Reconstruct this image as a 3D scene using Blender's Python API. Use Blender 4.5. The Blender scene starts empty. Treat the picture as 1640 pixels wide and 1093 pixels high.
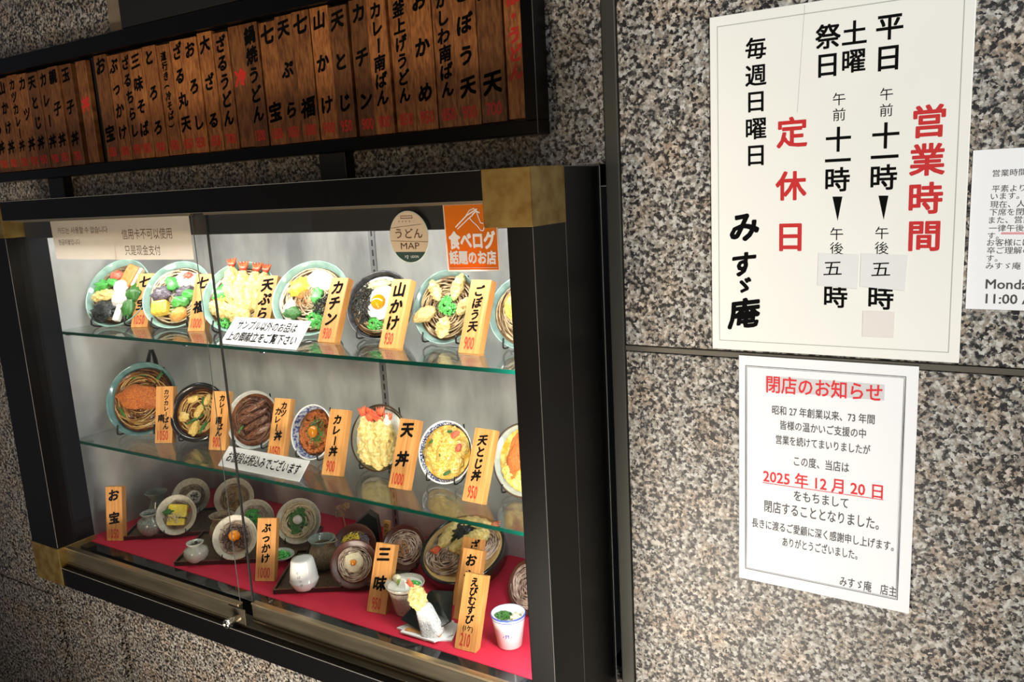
import bpy, math, random
from mathutils import Matrix, Vector, noise
random.seed(7)
D = bpy.data
COL = bpy.context.scene.collection
scn = bpy.context.scene
R = math.radians

# ------------------------------------------------------------------ camera
F_PX = 1323.88
CAM = Vector((0.0, -1.00007, 1.55))
M = Matrix(((0.84786631, 0.52739479, -0.05456616),
            (0.05415749, -0.1885201, -0.9805749),
            (-0.52743691, 0.82844125, -0.18840222)))      # world -> (right, down, forward)
cd = D.cameras.new('camera'); cam = D.objects.new('camera', cd); COL.objects.link(cam)
cd.sensor_width = 36; cd.lens = F_PX / 1640 * 36; cd.clip_start = 0.02
rt, dn, fw = Vector(M[0]), Vector(M[1]), Vector(M[2])
mw = Matrix.Identity(4)
for i in range(3):
    mw[i][0] = rt[i]; mw[i][1] = -dn[i]; mw[i][2] = -fw[i]; mw[i][3] = CAM[i]
cam.matrix_world = mw
scn.camera = cam

def at(px, py, Y=None, X=None, Z=None):
    """world point seen at a pixel of the photograph, on a plane of the scene"""
    d = M.transposed() @ Vector(((px - 820) / F_PX, (py - 546.5) / F_PX, 1.0))
    t = (Y - CAM.y) / d.y if Y is not None else (X - CAM.x) / d.x if X is not None else (Z - CAM.z) / d.z
    return CAM + d * t

# ------------------------------------------------------------------ world and light
scn.view_settings.view_transform = 'Standard'
scn.view_settings.look = 'None'
scn.view_settings.exposure = 0.0
scn.view_settings.gamma = 1.0
scn.view_settings.use_curve_mapping = False
w = D.worlds.new('world'); scn.world = w; w.use_nodes = True
w.node_tree.nodes['Background'].inputs[0].default_value = (0.80, 0.86, 1.0, 1)
w.node_tree.nodes['Background'].inputs[1].default_value = 0.10

def area(name, loc, target, sx, sy, power, color=(1, 1, 1), spread=180):
    l = D.lights.new(name, 'AREA'); l.shape = 'RECTANGLE'; l.size = sx; l.size_y = sy
    l.energy = power; l.color = color; l.spread = R(spread)
    o = D.objects.new(name, l); COL.objects.link(o); o.location = loc
    o.rotation_euler = (Vector(target) - Vector(loc)).to_track_quat('-Z', 'Y').to_euler()
    return o
# daylight from the open street, coming in right of the added shade block
area('street_daylight', (2.3, -3.7, 3.1), (0.0, 0, 1.35), 0.25, 0.6, 212, (1.0, 0.985, 0.95))
# soft warm fill light added in front of the case and menu board
area('warm_fill_light', (-1.02, -1.50, 1.35), (-1.55, 0, 1.38), 0.4, 0.6, 2.9, (1.0, 0.76, 0.50), 110)
# light bouncing up from the sunlit pavement in front of the case
area('pavement_bounce', (-0.72, -1.42, 0.35), (-1.0, 0, 0.88), 0.8, 0.3, 9.5, (1.0, 0.88, 0.74), 80)
# upright fill light added inside the right stile, evening out the shelf rows
area('case_side_fill', (-.545, -.125, 1.17), (-1.2, .05, 1.12), 0.02, 0.58, 2.2, (1.0, 0.99, 0.96))
# fluorescent strip of the case, behind the valance
area('case_strip_light', (-1.08, -0.075, 1.515), (-1.08, 0.06, 1.2), 1.05, 0.03, 3.3, (1.0, 0.99, 0.96))

# ------------------------------------------------------------------ materials
MATS = {}
def new_mat(name):
    m = D.materials.new(name); m.use_nodes = True
    nt = m.node_tree; return m, nt, nt.nodes['Principled BSDF']
def nd(nt, typ, **kw):
    n = nt.nodes.new(typ)
    for k, v in kw.items(): setattr(n, k, v)
    return n
def ramp(nt, stops, interp='LINEAR'):
    n = nd(nt, 'ShaderNodeValToRGB'); n.color_ramp.interpolation = interp
    e = n.color_ramp.elements
    while len(e) < len(stops): e.new(0.5)
    for s, (p, c) in zip(e, stops):
        s.position = p; s.color = (*c, 1) if len(c) == 3 else c
    return n
def mat(name, col, rough=0.5, metal=0.0, col2=None, scale=20, detail=3, bump=0.0, bscale=None,
        coat=0.0, stretch=(1, 1, 1), lo=0.35, hi=0.65, spec=0.5, sss=0.0):
    if name in MATS: return MATS[name]
    m, nt, b = new_mat(name)
    b.inputs['Base Color'].default_value = (*col, 1)
    b.inputs['Roughness'].default_value = rough; b.inputs['Metallic'].default_value = metal
    b.inputs['Coat Weight'].default_value = coat; b.inputs['Specular IOR Level'].default_value = spec
    if sss:
        b.inputs['Subsurface Weight'].default_value = sss; b.inputs['Subsurface Scale'].default_value = 0.01
    if col2 or bump:
        tc = nd(nt, 'ShaderNodeTexCoord'); mp = nd(nt, 'ShaderNodeMapping')
        mp.inputs['Scale'].default_value = stretch
        nt.links.new(tc.outputs['Object'], mp.inputs[0])
    if col2:
        n = nd(nt, 'ShaderNodeTexNoise'); n.inputs['Scale'].default_value = scale; n.inputs['Detail'].default_value = detail
        nt.links.new(mp.outputs[0], n.inputs['Vector'])
        r = ramp(nt, [(lo, col), (hi, col2)]); nt.links.new(n.outputs['Fac'], r.inputs[0])
        nt.links.new(r.outputs[0], b.inputs['Base Color'])
    if bump:
        n = nd(nt, 'ShaderNodeTexNoise'); n.inputs['Scale'].default_value = bscale or scale; n.inputs['Detail'].default_value = 4
        nt.links.new(mp.outputs[0], n.inputs['Vector'])
        bp = nd(nt, 'ShaderNodeBump'); bp.inputs['Strength'].default_value = bump; bp.inputs['Distance'].default_value = 0.002
        nt.links.new(n.outputs['Fac'], bp.inputs['Height']); nt.links.new(bp.outputs[0], b.inputs['Normal'])
    MATS[name] = m
    return m

def granite():
    m, nt, b = new_mat('granite')
    tc = nd(nt, 'ShaderNodeNewGeometry')
    v = nd(nt, 'ShaderNodeTexVoronoi'); v.inputs['Scale'].default_value = 260
    n0 = nd(nt, 'ShaderNodeTexNoise'); n0.inputs['Scale'].default_value = 300; n0.inputs['Detail'].default_value = 2
    mx = nd(nt, 'ShaderNodeVectorMath', operation='MULTIPLY_ADD'); mx.inputs[1].default_value = (.006, .006, .006)
    nt.links.new(tc.outputs['Position'], n0.inputs['Vector'])
    nt.links.new(n0.outputs['Color'], mx.inputs[0]); nt.links.new(tc.outputs['Position'], mx.inputs[2])
    nt.links.new(mx.outputs[0], v.inputs['Vector'])
    sep = nd(nt, 'ShaderNodeSeparateColor'); nt.links.new(v.outputs['Color'], sep.inputs[0])
    n1 = nd(nt, 'ShaderNodeTexNoise'); n1.inputs['Scale'].default_value = 150; n1.inputs['Detail'].default_value = 3
    nt.links.new(tc.outputs['Position'], n1.inputs['Vector'])
    a = nd(nt, 'ShaderNodeMath', operation='MULTIPLY_ADD'); a.inputs[1].default_value = 2.0; a.inputs[2].default_value = -1.02
    nt.links.new(n1.outputs['Fac'], a.inputs[0])
    s = nd(nt, 'ShaderNodeMath', operation='ADD'); s.use_clamp = True
    nt.links.new(a.outputs[0], s.inputs[0]); nt.links.new(sep.outputs[0], s.inputs[1])
    r = ramp(nt, [(0.0, (.010, .010, .012)), (.20, (.024, .024, .026)), (.30, (.085, .083, .078)), (.44, (.19, .183, .165)),
                  (.56, (.31, .25, .185)), (.64, (.27, .26, .23)), (.82, (.38, .37, .335)), (1.0, (.54, .53, .49))])
    nt.links.new(s.outputs[0], r.inputs[0])
    n2 = nd(nt, 'ShaderNodeTexNoise'); n2.inputs['Scale'].default_value = 22
    nt.links.new(tc.outputs['Position'], n2.inputs['Vector'])
    r2 = ramp(nt, [(.45, (.97, .98, 1.0)), (.72, (1.10, .95, .84))]); nt.links.new(n2.outputs['Fac'], r2.inputs[0])
    mm = nd(nt, 'ShaderNodeMix', data_type='RGBA', blend_type='MULTIPLY'); mm.inputs[0].default_value = 1
    nt.links.new(r.outputs[0], mm.inputs[6]); nt.links.new(r2.outputs[0], mm.inputs[7])
    nt.links.new(mm.outputs[2], b.inputs['Base Color'])
    b.inputs['Roughness'].default_value = .42
    bp = nd(nt, 'ShaderNodeBump'); bp.inputs['Strength'].default_value = .12; bp.inputs['Distance'].default_value = .001
    nt.links.new(s.outputs[0], bp.inputs['Height']); nt.links.new(bp.outputs[0], b.inputs['Normal'])
    return m
GRANITE = granite()

def wood(name, c1, c2, c3, rough=.55, vary=.35):
    m, nt, b = new_mat(name)
    tc = nd(nt, 'ShaderNodeTexCoord'); oi = nd(nt, 'ShaderNodeObjectInfo')
    ad = nd(nt, 'ShaderNodeVectorMath', operation='ADD')
    sc = nd(nt, 'ShaderNodeMath', operation='MULTIPLY'); sc.inputs[1].default_value = 9
    nt.links.new(oi.outputs['Random'], sc.inputs[0])
    nt.links.new(tc.outputs['Object'], ad.inputs[0]); nt.links.new(sc.outputs[0], ad.inputs[1])
    mp = nd(nt, 'ShaderNodeMapping'); mp.inputs['Scale'].default_value = (260, 9, 60)
    nt.links.new(ad.outputs[0], mp.inputs[0])
    n = nd(nt, 'ShaderNodeTexNoise'); n.inputs['Scale'].default_value = 1.0; n.inputs['Detail'].default_value = 4
    nt.links.new(mp.outputs[0], n.inputs['Vector'])
    r = ramp(nt, [(.32, c1), (.5, c2), (.7, c3)]); nt.links.new(n.outputs['Fac'], r.inputs[0])
    v = nd(nt, 'ShaderNodeMapRange'); v.inputs[3].default_value = 1 - vary; v.inputs[4].default_value = 1 + vary * .5
    nt.links.new(oi.outputs['Random'], v.inputs[0])
    mm = nd(nt, 'ShaderNodeVectorMath', operation='SCALE'); nt.links.new(r.outputs[0], mm.inputs[0]); nt.links.new(v.outputs[0], mm.inputs['Scale'])
    nt.links.new(mm.outputs[0], b.inputs['Base Color'])
    b.inputs['Roughness'].default_value = rough
    bp = nd(nt, 'ShaderNodeBump'); bp.inputs['Strength'].default_value = .15; bp.inputs['Distance'].default_value = .0006
    nt.links.new(n.outputs['Fac'], bp.inputs['Height']); nt.links.new(bp.outputs[0], b.inputs['Normal'])
    return m
TAGWOOD = wood('tag_wood', (.52, .22, .055), (.66, .30, .085), (.74, .37, .12), .5, .18)
MENUWOOD = wood('menu_wood', (.15, .050, .014), (.32, .115, .03), (.46, .19, .05), .5, .55)

def glass(name, tint, base_r, maxr, rough=0.02):
    m = D.materials.new(name); m.use_nodes = True; nt = m.node_tree; nt.nodes.clear()
    out = nd(nt, 'ShaderNodeOutputMaterial'); mix = nd(nt, 'ShaderNodeMixShader')
    t = nd(nt, 'ShaderNodeBsdfTransparent'); t.inputs[0].default_value = (*tint, 1)
    g = nd(nt, 'ShaderNodeBsdfGlossy'); g.inputs['Roughness'].default_value = rough
    lw = nd(nt, 'ShaderNodeLayerWeight'); lw.inputs[0].default_value = .5
    p = nd(nt, 'ShaderNodeMath', operation='POWER'); p.inputs[1].default_value = 5
    q = nd(nt, 'ShaderNodeMath', operation='MULTIPLY_ADD'); q.inputs[1].default_value = maxr - base_r; q.inputs[2].default_value = base_r
    nt.links.new(lw.outputs['Facing'], p.inputs[0]); nt.links.new(p.outputs[0], q.inputs[0])
    nt.links.new(q.outputs[0], mix.inputs[0]); nt.links.new(t.outputs[0], mix.inputs[1]); nt.links.new(g.outputs[0], mix.inputs[2])
    nt.links.new(mix.outputs[0], out.inputs[0])
    return m
GLASS = glass('clear_glass', (.985, .99, .985), .035, .8, 0.0)
SHELFGLASS = glass('shelf_glass', (.93, .965, .95), .05, 1.0, 0.01)

BLACK = mat('black_lacquer', (.003, .003, .0034), .33, spec=.2, bump=.02, bscale=300)
BLACKM = mat('black_matt', (.012, .012, .012), .5)
GLOSSB = mat('black_gloss', (.008, .008, .009), .07)
BRONZE = mat('bronze_rail', (.10, .088, .06), .32, .7, col2=(.16, .14, .10), scale=8, stretch=(1, 8, 8))
BRASSLINE = mat('brass_strip', (.50, .40, .26), .30, .9)
BRASS = mat('aged_brass', (.22, .13, .035), .40, .75, col2=(.34, .25, .085), scale=45, detail=5, bump=.05)
TRIM = mat('dark_steel_trim', (.055, .056, .046), .4, .3)
JOINT = mat('joint_metal', (.13, .12, .10), .4, .5)
STEEL = mat('lock_steel', (.7, .68, .62), .18, 1.0)
BACK = mat('case_back_metal', (.30, .30, .295), .30, 0.2, col2=(.60, .60, .585), scale=7, detail=9, stretch=(1.8, 1, .7), lo=.34, hi=.66, bump=.05)
SLOT = mat('slot_dark', (.05, .05, .05), .4, .5)
CLOTH = mat('red_cloth', (.58, .012, .045), .75, bump=.12, bscale=900)
INK = mat('black_ink', (.004, .004, .004), .8, spec=.05)
REDP = mat('red_paint', (.55, .018, .02), .5)
REDD = mat('red_price', (.50, .035, .02), .5)
REDM = mat('menu_red', (.62, .03, .02), .5)
PAPER = mat('white_paper', (.84, .86, .88), .7)
BOARDW = mat('sign_board_white', (.83, .84, .79), .35, col2=(.86, .865, .82), scale=6)
GREYL = mat('grey_line', (.42, .44, .40), .6)
GREYT = mat('grey_text', (.06, .06, .06), .6)
PAPG = mat('grey_highlight', (.62, .62, .63), .7)
TAPE = mat('note_paper', (.75, .765, .76), .4, bump=.4, bscale=60)
TAPE2 = mat('note_paper_pink', (.76, .72, .69), .45)
CARDW = mat('card_white', (.78, .78, .77), .4)
def film(name, col):
    m, nt, b = new_mat(name); b.inputs['Base Color'].default_value = (*col, 1); b.inputs['Roughness'].default_value = .4
    t = nd(nt, 'ShaderNodeBsdfTranslucent'); t.inputs[0].default_value = (*col, 1); mx = nd(nt, 'ShaderNodeMixShader'); mx.inputs[0].default_value = .5
    nt.links.new(b.outputs[0], mx.inputs[1]); nt.links.new(t.outputs[0], mx.inputs[2]); nt.links.new(mx.outputs[0], nt.nodes['Material Output'].inputs[0]); return m
ORANGE = film('sticker_orange', (.95, .29, .008))
CREAM = film('sticker_cream', (.95, .78, .60))
DKGREEN = mat('sticker_green', (.03, .07, .055), .45)
BROWNT = mat('brown_text', (.10, .045, .025), .5)
WHITE = mat('white_print', (.9, .88, .84), .5)
REDINK = mat('red_ink', (.70, .02, .03), .6)
EDGEG = mat('glass_edge', (.002, .040, .026), .12, spec=.6)
def sheet_mat():
    m, nt, b = new_mat('taped_sheet')
    b.inputs['Base Color'].default_value = (.88, .85, .80, 1); b.inputs['Roughness'].default_value = .6
    t = nd(nt, 'ShaderNodeBsdfTranslucent'); t.inputs[0].default_value = (1, .90, .80, 1)
    mx = nd(nt, 'ShaderNodeMixShader'); mx.inputs[0].default_value = .62
    nt.links.new(b.outputs[0], mx.inputs[1]); nt.links.new(t.outputs[0], mx.inputs[2])
    tr = nd(nt, 'ShaderNodeBsdfTransparent'); m2 = nd(nt, 'ShaderNodeMixShader'); m2.inputs[0].default_value = .30
    nt.links.new(mx.outputs[0], m2.inputs[1]); nt.links.new(tr.outputs[0], m2.inputs[2])
    nt.links.new(m2.outputs[0], nt.nodes['Material Output'].inputs[0]); return m
SHEET = sheet_mat()
# pottery
CELADON = mat('celadon', (.24, .40, .34), .12, col2=(.34, .50, .44), scale=3, coat=.5)
CELDARK = mat('celadon_dark', (.15, .24, .22), .12, col2=(.24, .36, .32), scale=3, coat=.5)
TEAL = mat('teal_glaze', (.09, .19, .19), .15, col2=(.15, .27, .26), scale=3, coat=.5)
IRON = mat('black_bowl', (.035, .035, .038), .25, col2=(.11, .115, .12), scale=4, coat=.4)
POTB = mat('dark_pot', (.018, .015, .013), .2, coat=.6)
GREYB = mat('grey_bowl', (.42, .43, .40), .2, col2=(.52, .53, .50), scale=5, coat=.4)
GREENB = mat('grey_green_bowl', (.34, .38, .32), .2, col2=(.42, .45, .38), scale=5, coat=.4)
RIMB = mat('brown_rim', (.07, .04, .025), .3)
WHITEP = mat('white_porcelain', (.80, .81, .80), .12, coat=.5)
STONE = mat('stone_plate', (.50, .47, .38), .42, col2=(.64, .61, .52), scale=7)
BROWNPL = mat('brown_plate', (.075, .018, .010), .38, coat=.05)
LACQ = mat('tray_lacquer', (.018, .008, .006), .22, coat=.4)
LACQE = mat('tray_edge', (.16, .06, .04), .3)
WOVEN = mat('tray_woven', (.05, .025, .014), .4, col2=(.14, .08, .04), scale=260, detail=1, bump=.3, bscale=260)
WIRE = mat('stand_wire', (.006, .006, .006), .35)
GLAZE1 = mat('pot_glaze_grey', (.14, .13, .14), .15, col2=(.36, .40, .36), scale=22, coat=.6, stretch=(1, 1, 1.8))
GLAZE2 = mat('pot_glaze_white', (.36, .36, .31), .15, col2=(.62, .62, .55), scale=26, coat=.6, stretch=(1, 1, 2.4))
GLAZE3 = mat('pitcher_glaze_brown', (.17, .11, .06), .2, col2=(.32, .24, .15), scale=24, coat=.5)
GLAZE4 = mat('pitcher_glaze_blue', (.10, .14, .13), .15, col2=(.22, .25, .22), scale=40, coat=.6)
GLAZE5 = mat('cup_glaze_streak', (.46, .44, .38), .2, col2=(.20, .13, .10), scale=24, coat=.4, stretch=(2.5, 2.5, .6), lo=.52, hi=.7)
def pattern_blue(name, scale, thr):
    m, nt, b = new_mat(name)
    tc = nd(nt, 'ShaderNodeTexCoord'); v = nd(nt, 'ShaderNodeTexVoronoi', feature='DISTANCE_TO_EDGE'); v.inputs['Scale'].default_value = scale
    nt.links.new(tc.outputs['Object'], v.inputs['Vector'])
    r = ramp(nt, [(thr, (.02, .035, .13)), (thr + .06, (.62, .65, .68))]); nt.links.new(v.outputs[0], r.inputs[0])
    nt.links.new(r.outputs[0], b.inputs['Base Color']); b.inputs['Roughness'].default_value = .12
    return m
BLUEPAT = pattern_blue('blue_net_pattern', 13, .10)
BLUEFLW = mat('blue_flower_pattern', (.05, .09, .26), .12, col2=(.50, .56, .66), scale=9, detail=3, lo=.42, hi=.56, coat=.5)
BLUEL = mat('blue_line', (.05, .09, .35), .2)
# food
def food(name, c, c2, rough=.3, scale=14, bump=.5, bs=30, coat=.3, **k): return mat(name, c, rough, col2=c2, scale=scale * .5, bump=min(1, bump * 1.4), bscale=bs * .4, coat=coat, lo=.38, hi=.6, **k)
BROTH = food('broth', (.10, .055, .025), (.22, .13, .06), .08, 6, .1, 12, .8)
CURRY = food('curry_sauce', (.115, .035, .008), (.26, .10, .022), .1, 8, .5, 14, .9)
CURRYD = food('curry_dark', (.085, .030, .012), (.18, .07, .03), .12, 8, .5, 14, .8)
NOODLE = food('noodle_udon', (.55, .42, .26), (.74, .62, .42), .25, 20, .1)
NOODB = food('noodle_brown', (.20, .12, .06), (.48, .36, .20), .2, 6, .1)
NOODC = food('noodle_curry', (.42, .22, .06), (.62, .40, .14), .15, 6, .1, coat=.8)
SOBA = food('noodle_soba', (.13, .085, .055), (.38, .28, .20), .3, 8, .1)
SOBAP = food('noodle_soba_pale', (.30, .19, .14), (.66, .52, .42), .3, 8, .1)
TEMP = food('tempura_batter', (.72, .50, .13), (.90, .76, .34), .5, 22, 1.0, 34, .1)
TEMPD = food('burdock_batter', (.55, .36, .10), (.84, .68, .32), .45, 16, 1.0, 26, .2)
SHRED = food('shrimp_red', (.62, .03, .012), (.85, .20, .08), .25, 9, .3)
KATSU = food('cutlet_crumb', (.34, .065, .010), (.68, .20, .03), .4, 26, 1.0, 34, .3)
KATSUB = food('cutlet_sauced', (.085, .022, .010), (.26, .10, .045), .15, 9, .9, 16, .8)
EGGY = food('egg_yellow', (.80, .46, .02), (.92, .68, .10), .25, 12, .4)
EGGSLAB = food('omelette_yellow', (.82, .60, .02), (.92, .78, .12), .3, 8, .3)
EGGM = food('simmered_egg', (.80, .42, .04), (.92, .74, .24), .2, 10, .9, 12, .8)
YOLK = mat('egg_yolk', (.88, .29, .008), .08, coat=1.0)
YAM = food('white_yam', (.80, .79, .72), (.88, .87, .82), .2, 14, .4, 20, .6)
WHITEF = food('white_food', (.80, .77, .68), (.90, .88, .82), .3, 10, .3)
CREAMF = food('cream_food', (.78, .66, .42), (.88, .80, .60), .3, 10, .3)
TOFU = food('fried_tofu', (.60, .18, .03), (.72, .27, .06), .4, 14, .3)
TOFUY = food('tofu_yellow', (.70, .42, .08), (.86, .62, .20), .2, 9, .4, coat=.7)
GREEN = food('scallion_green', (.03, .30, .04), (.14, .55, .12), .25, 26, .2)
GREEND = food('leaf_green', (.02, .10, .015), (.07, .24, .04), .3, 16, .4)
GREENP = food('pale_scallion', (.30, .40, .16), (.60, .62, .36), .3, 18, .2)
NORI = food('nori_black', (.006, .008, .008), (.035, .04, .035), .25, 12, .5)
PURPLE = food('mushroom_dark', (.05, .035, .05), (.20, .16, .20), .25, 12, .5)
ORANGEF = food('orange_slice', (.70, .25, .03), (.82, .42, .10), .3, 10, .3)
FLAKE = food('bonito_flake', (.45, .16, .04), (.74, .42, .18), .5, 30, .2)
REDF = food('red_food', (.55, .05, .03), (.75, .22, .12), .3, 14, .3)
LIME = food('citrus_green', (.25, .45, .05), (.45, .62, .15), .3, 14, .3)
RICE = food('white_rice', (.55, .56, .56), (.90, .91, .90), .35, 34, 1.0, 40, .1)
BAMBOO = mat('bamboo_mat', (.50, .30, .10), .5, col2=(.70, .48, .20), scale=10, stretch=(1, 30, 1))
DRIED = food('dried_flower', (.20, .10, .05), (.45, .28, .14), .7, 20, .4)

# ------------------------------------------------------------------ mesh helpers
def mesh_from(verts, faces, smooth=False, name='mesh'):
    me = D.meshes.new(name); me.from_pydata([tuple(v) for v in verts], [], faces); me.update()
    if smooth: me.polygons.foreach_set('use_smooth', [True] * len(me.polygons))
    return me
def box_data(x0, x1, y0, y1, z0, z1):
    v = [(x, y, z) for x in (x0, x1) for y in (y0, y1) for z in (z0, z1)]
    f = [(0, 1, 3, 2), (4, 6, 7, 5), (0, 4, 5, 1), (2, 3, 7, 6), (0, 2, 6, 4), (1, 5, 7, 3)]
    return v, f
def box(x0, x1, y0, y1, z0, z1):
    return mesh_from(*box_data(x0, x1, y0, y1, z0, z1))
import bmesh
def bevel(me, wd, seg=2, smooth=True):
    bm = bmesh.new(); bm.from_mesh(me)
    bmesh.ops.recalc_face_normals(bm, faces=bm.faces)
    bmesh.ops.bevel(bm, geom=bm.edges[:], offset=wd, segments=seg, affect='EDGES', profile=.5)
    bm.to_mesh(me); bm.free(); return me
def bbox(x0, x1, y0, y1, z0, z1, b=.0012, seg=2):
    return bevel(box(x0, x1, y0, y1, z0, z1), b, seg)
def join(*datas):
    V, Fc = [], []
    for v, f in datas:
        o = len(V); V += list(v); Fc += [tuple(i + o for i in q) for q in f]
    return V, Fc
def tube_data(path, rad, sides=6, cap=True):
    V, Fc = [], []
    P = [Vector(p) for p in path]; n = len(P); prev = None
    for i, p in enumerate(P):
        t = (P[min(i + 1, n - 1)] - P[max(i - 1, 0)]).normalized()
        a = prev if prev is not None else (Vector((0, 0, 1)) if abs(t.z) < .9 else Vector((1, 0, 0)))
        u = (a - t * a.dot(t)).normalized(); prev = u; s = t.cross(u)
        r = rad[i] if isinstance(rad, (list, tuple)) else rad
        for k in range(sides):
            an = 2 * math.pi * k / sides; V.append(p + (u * math.cos(an) + s * math.sin(an)) * r)
    for i in range(n - 1):
        for k in range(sides):
            k2 = (k + 1) % sides
            Fc.append((i * sides + k, i * sides + k2, (i + 1) * sides + k2, (i + 1) * sides + k))
    if cap:
        Fc.append(tuple(range(sides))[::-1]); Fc.append(tuple((n - 1) * sides + k for k in range(sides)))
    return V, Fc
def lathe_data(prof, seg=48):
    V, Fc = [], []; rings = []
    for r, z in prof:
        if r < 1e-6: rings.append([len(V)]); V.append((0, 0, z))
        else:
            rings.append(list(range(len(V), len(V) + seg)))
            V += [(r * math.cos(2 * math.pi * k / seg), r * math.sin(2 * math.pi * k / seg), z) for k in range(seg)]
    for a, b in zip(rings, rings[1:]):
        for k in range(seg):
            k2 = (k + 1) % seg
            if len(a) == 1 and len(b) > 1: Fc.append((a[0], b[k2], b[k]))
            elif len(b) == 1 and len(a) > 1: Fc.append((a[k], a[k2], b[0]))
            elif len(a) > 1: Fc.append((a[k], a[k2], b[k2], b[k]))
    return V, Fc
def lathe(prof, seg=48): return mesh_from(*lathe_data(prof, seg), smooth=True)

def put(name, me, m, parent=None, loc=(0, 0, 0), rot=(0, 0, 0), scale=(1, 1, 1), label=None, kind=None):
    """link a mesh as one object; alike pieces share their mesh data"""
    o = D.objects.new(name, me); COL.objects.link(o)
    if m is not None:
        if not me.materials: me.materials.append(m)
        if me.materials[0] != m:
            o.material_slots[0].link = 'OBJECT'; o.material_slots[0].material = m
    if parent: o.parent = parent
    o.location = loc; o.rotation_euler = rot
    o.scale = scale if hasattr(scale, '__len__') else (scale,) * 3
    if label: o['label'] = label
    if kind: o['kind'] = kind
    return o
def thing(name, label, cat, loc=(0, 0, 0), group=None, mtx=None):
    o = D.objects.new(name, None); COL.objects.link(o); o.empty_display_size = .02
    if mtx is not None: o.matrix_world = mtx
    else: o.location = loc
    o['label'] = label; o['category'] = cat
    if group: o['group'] = group
    return o
def tag_obj(o, label, cat, group=None):
    o['label'] = label; o['category'] = cat
    if group: o['group'] = group
    return o
def struct(name, me, m, loc=(0, 0, 0)):
    o = put(name, me, m, None, loc); o['kind'] = 'structure'; return o
def panel_mtx(loc, phi=0.0, th=0.0, s=1.0):
    """local x right, y up along the lean, z towards the street"""
    c, sn = math.cos(phi), math.sin(phi); ct, st = math.cos(th), math.sin(th)
    X = Vector((c, sn, 0)); U = Vector((-sn * st, c * st, ct)); N = X.cross(U)
    m = Matrix.Identity(4)
    for i in range(3): m[i][0] = X[i] * s; m[i][1] = U[i] * s; m[i][2] = N[i] * s; m[i][3] = loc[i]
    return m

# ------------------------------------------------------------------ lettering
GL = {}
def glyph(s, off=0.0):
    k = (s, off)
    if k not in GL:
        c = D.curves.new('t', 'FONT'); c.body = s; c.size = 1; c.resolution_u = 2; c.offset = off
        o = D.objects.new('t', c); m = o.to_mesh()
        GL[k] = ([(v.co.x, v.co.y) for v in m.vertices], [tuple(p.vertices) for p in m.polygons])
        o.to_mesh_clear(); D.objects.remove(o); D.curves.remove(c)
    return GL[k]
def bold_steps(b):
    return [(0, 0)] if b < .003 else [(-b, -b), (b, -b), (b, b), (-b, b)] if b < .02 else [(-b, -b), (0, -b * 1.2), (b, -b), (b * 1.2, 0), (b, b), (0, b * 1.2), (-b, b), (-b * 1.2, 0)]
class Letters:
    """collects glyphs as one flat print on a panel (local xy)"""
    def __init__(self): self.V = []; self.F = []
    def raw(self, verts, faces, fn, z=0.0):
        o = len(self.V); self.V += [(*fn(x, y), z) for x, y in verts]; self.F += [tuple(i + o for i in f) for f in faces]
    def char(self, ch, cx, cy, em, bold=0.02, rise=0.0, sx=1.0, sy=1.0, rot=0.0, wob=0.0):
        v, f = glyph(ch)
        if ch in 'ー（）()~': rot -= math.pi / 2 if ch == 'ー' or ch in '（）()' else 0
        mx, my = (.5, .36) if ord(ch) > 255 else ((min(a for a, _ in v) + max(a for a, _ in v)) / 2, .34)
        a0, b0, c0 = random.uniform(-wob, wob), random.uniform(-wob, wob), random.uniform(-wob, wob)
        cr, sr = math.cos(rot), math.sin(rot)
        def fn(x, y):
            x -= mx; y -= my
            x, y = x * cr - y * sr, x * sr + y * cr
            y += rise * x; x += a0 * y + wob * .5 * math.sin(5 * y + c0 * 20); y += b0 * x
            return cx + x * em * sx, cy + y * em * sy
        for i, (dx, dy) in enumerate(bold_steps(bold)):
            self.raw(v, f, lambda x, y: fn(x + dx, y + dy), i * 2e-5)
    def line(self, s, x0, x1, cy, h, bold=0.0, wob=0.0):
        """a horizontal line of text fitted between x0 and x1, cap height h"""
        v, f = glyph(s); a = min(p[0] for p in v); b = max(p[0] for p in v)
        cjk = any(ord(c) > 255 for c in s); my = .36 if cjk else .34; hh = .86 if cjk else .69
        k = (x1 - x0) / (b - a)
        for i, (dx, dy) in enumerate(bold_steps(bold)):
            self.raw(v, f, lambda x, y: (x0 + (x + dx - a) * k, cy + (y + dy - my) * h / hh), i * 2e-5)
    def stroke(self, pts, wd):
        for (ax, ay), (bx, by) in zip(pts, pts[1:]):
            d = Vector((bx - ax, by - ay)); d.normalize(); n = Vector((-d.y, d.x)) * wd / 2; e = d * wd * .3
            self.raw([(ax - e.x + n.x, ay - e.y + n.y), (ax - e.x - n.x, ay - e.y - n.y), (bx + e.x - n.x, by + e.y - n.y), (bx + e.x + n.x, by + e.y + n.y)],
                     [(0, 1, 2, 3)], lambda x, y: (x, y), (len(self.V) % 7) * 1e-5)
    def poly(self, pts): self.raw(pts, [tuple(range(len(pts)))], lambda x, y: (x, y))
    def mesh(self): return mesh_from(self.V, self.F)
def frame_lines(L, x0, x1, y0, y1, wd):
    for a, b in (((x0, y0), (x1, y0)), ((x1, y0), (x1, y1)), ((x1, y1), (x0, y1)), ((x0, y1), (x0, y0))): L.stroke([a, b], wd)

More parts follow.
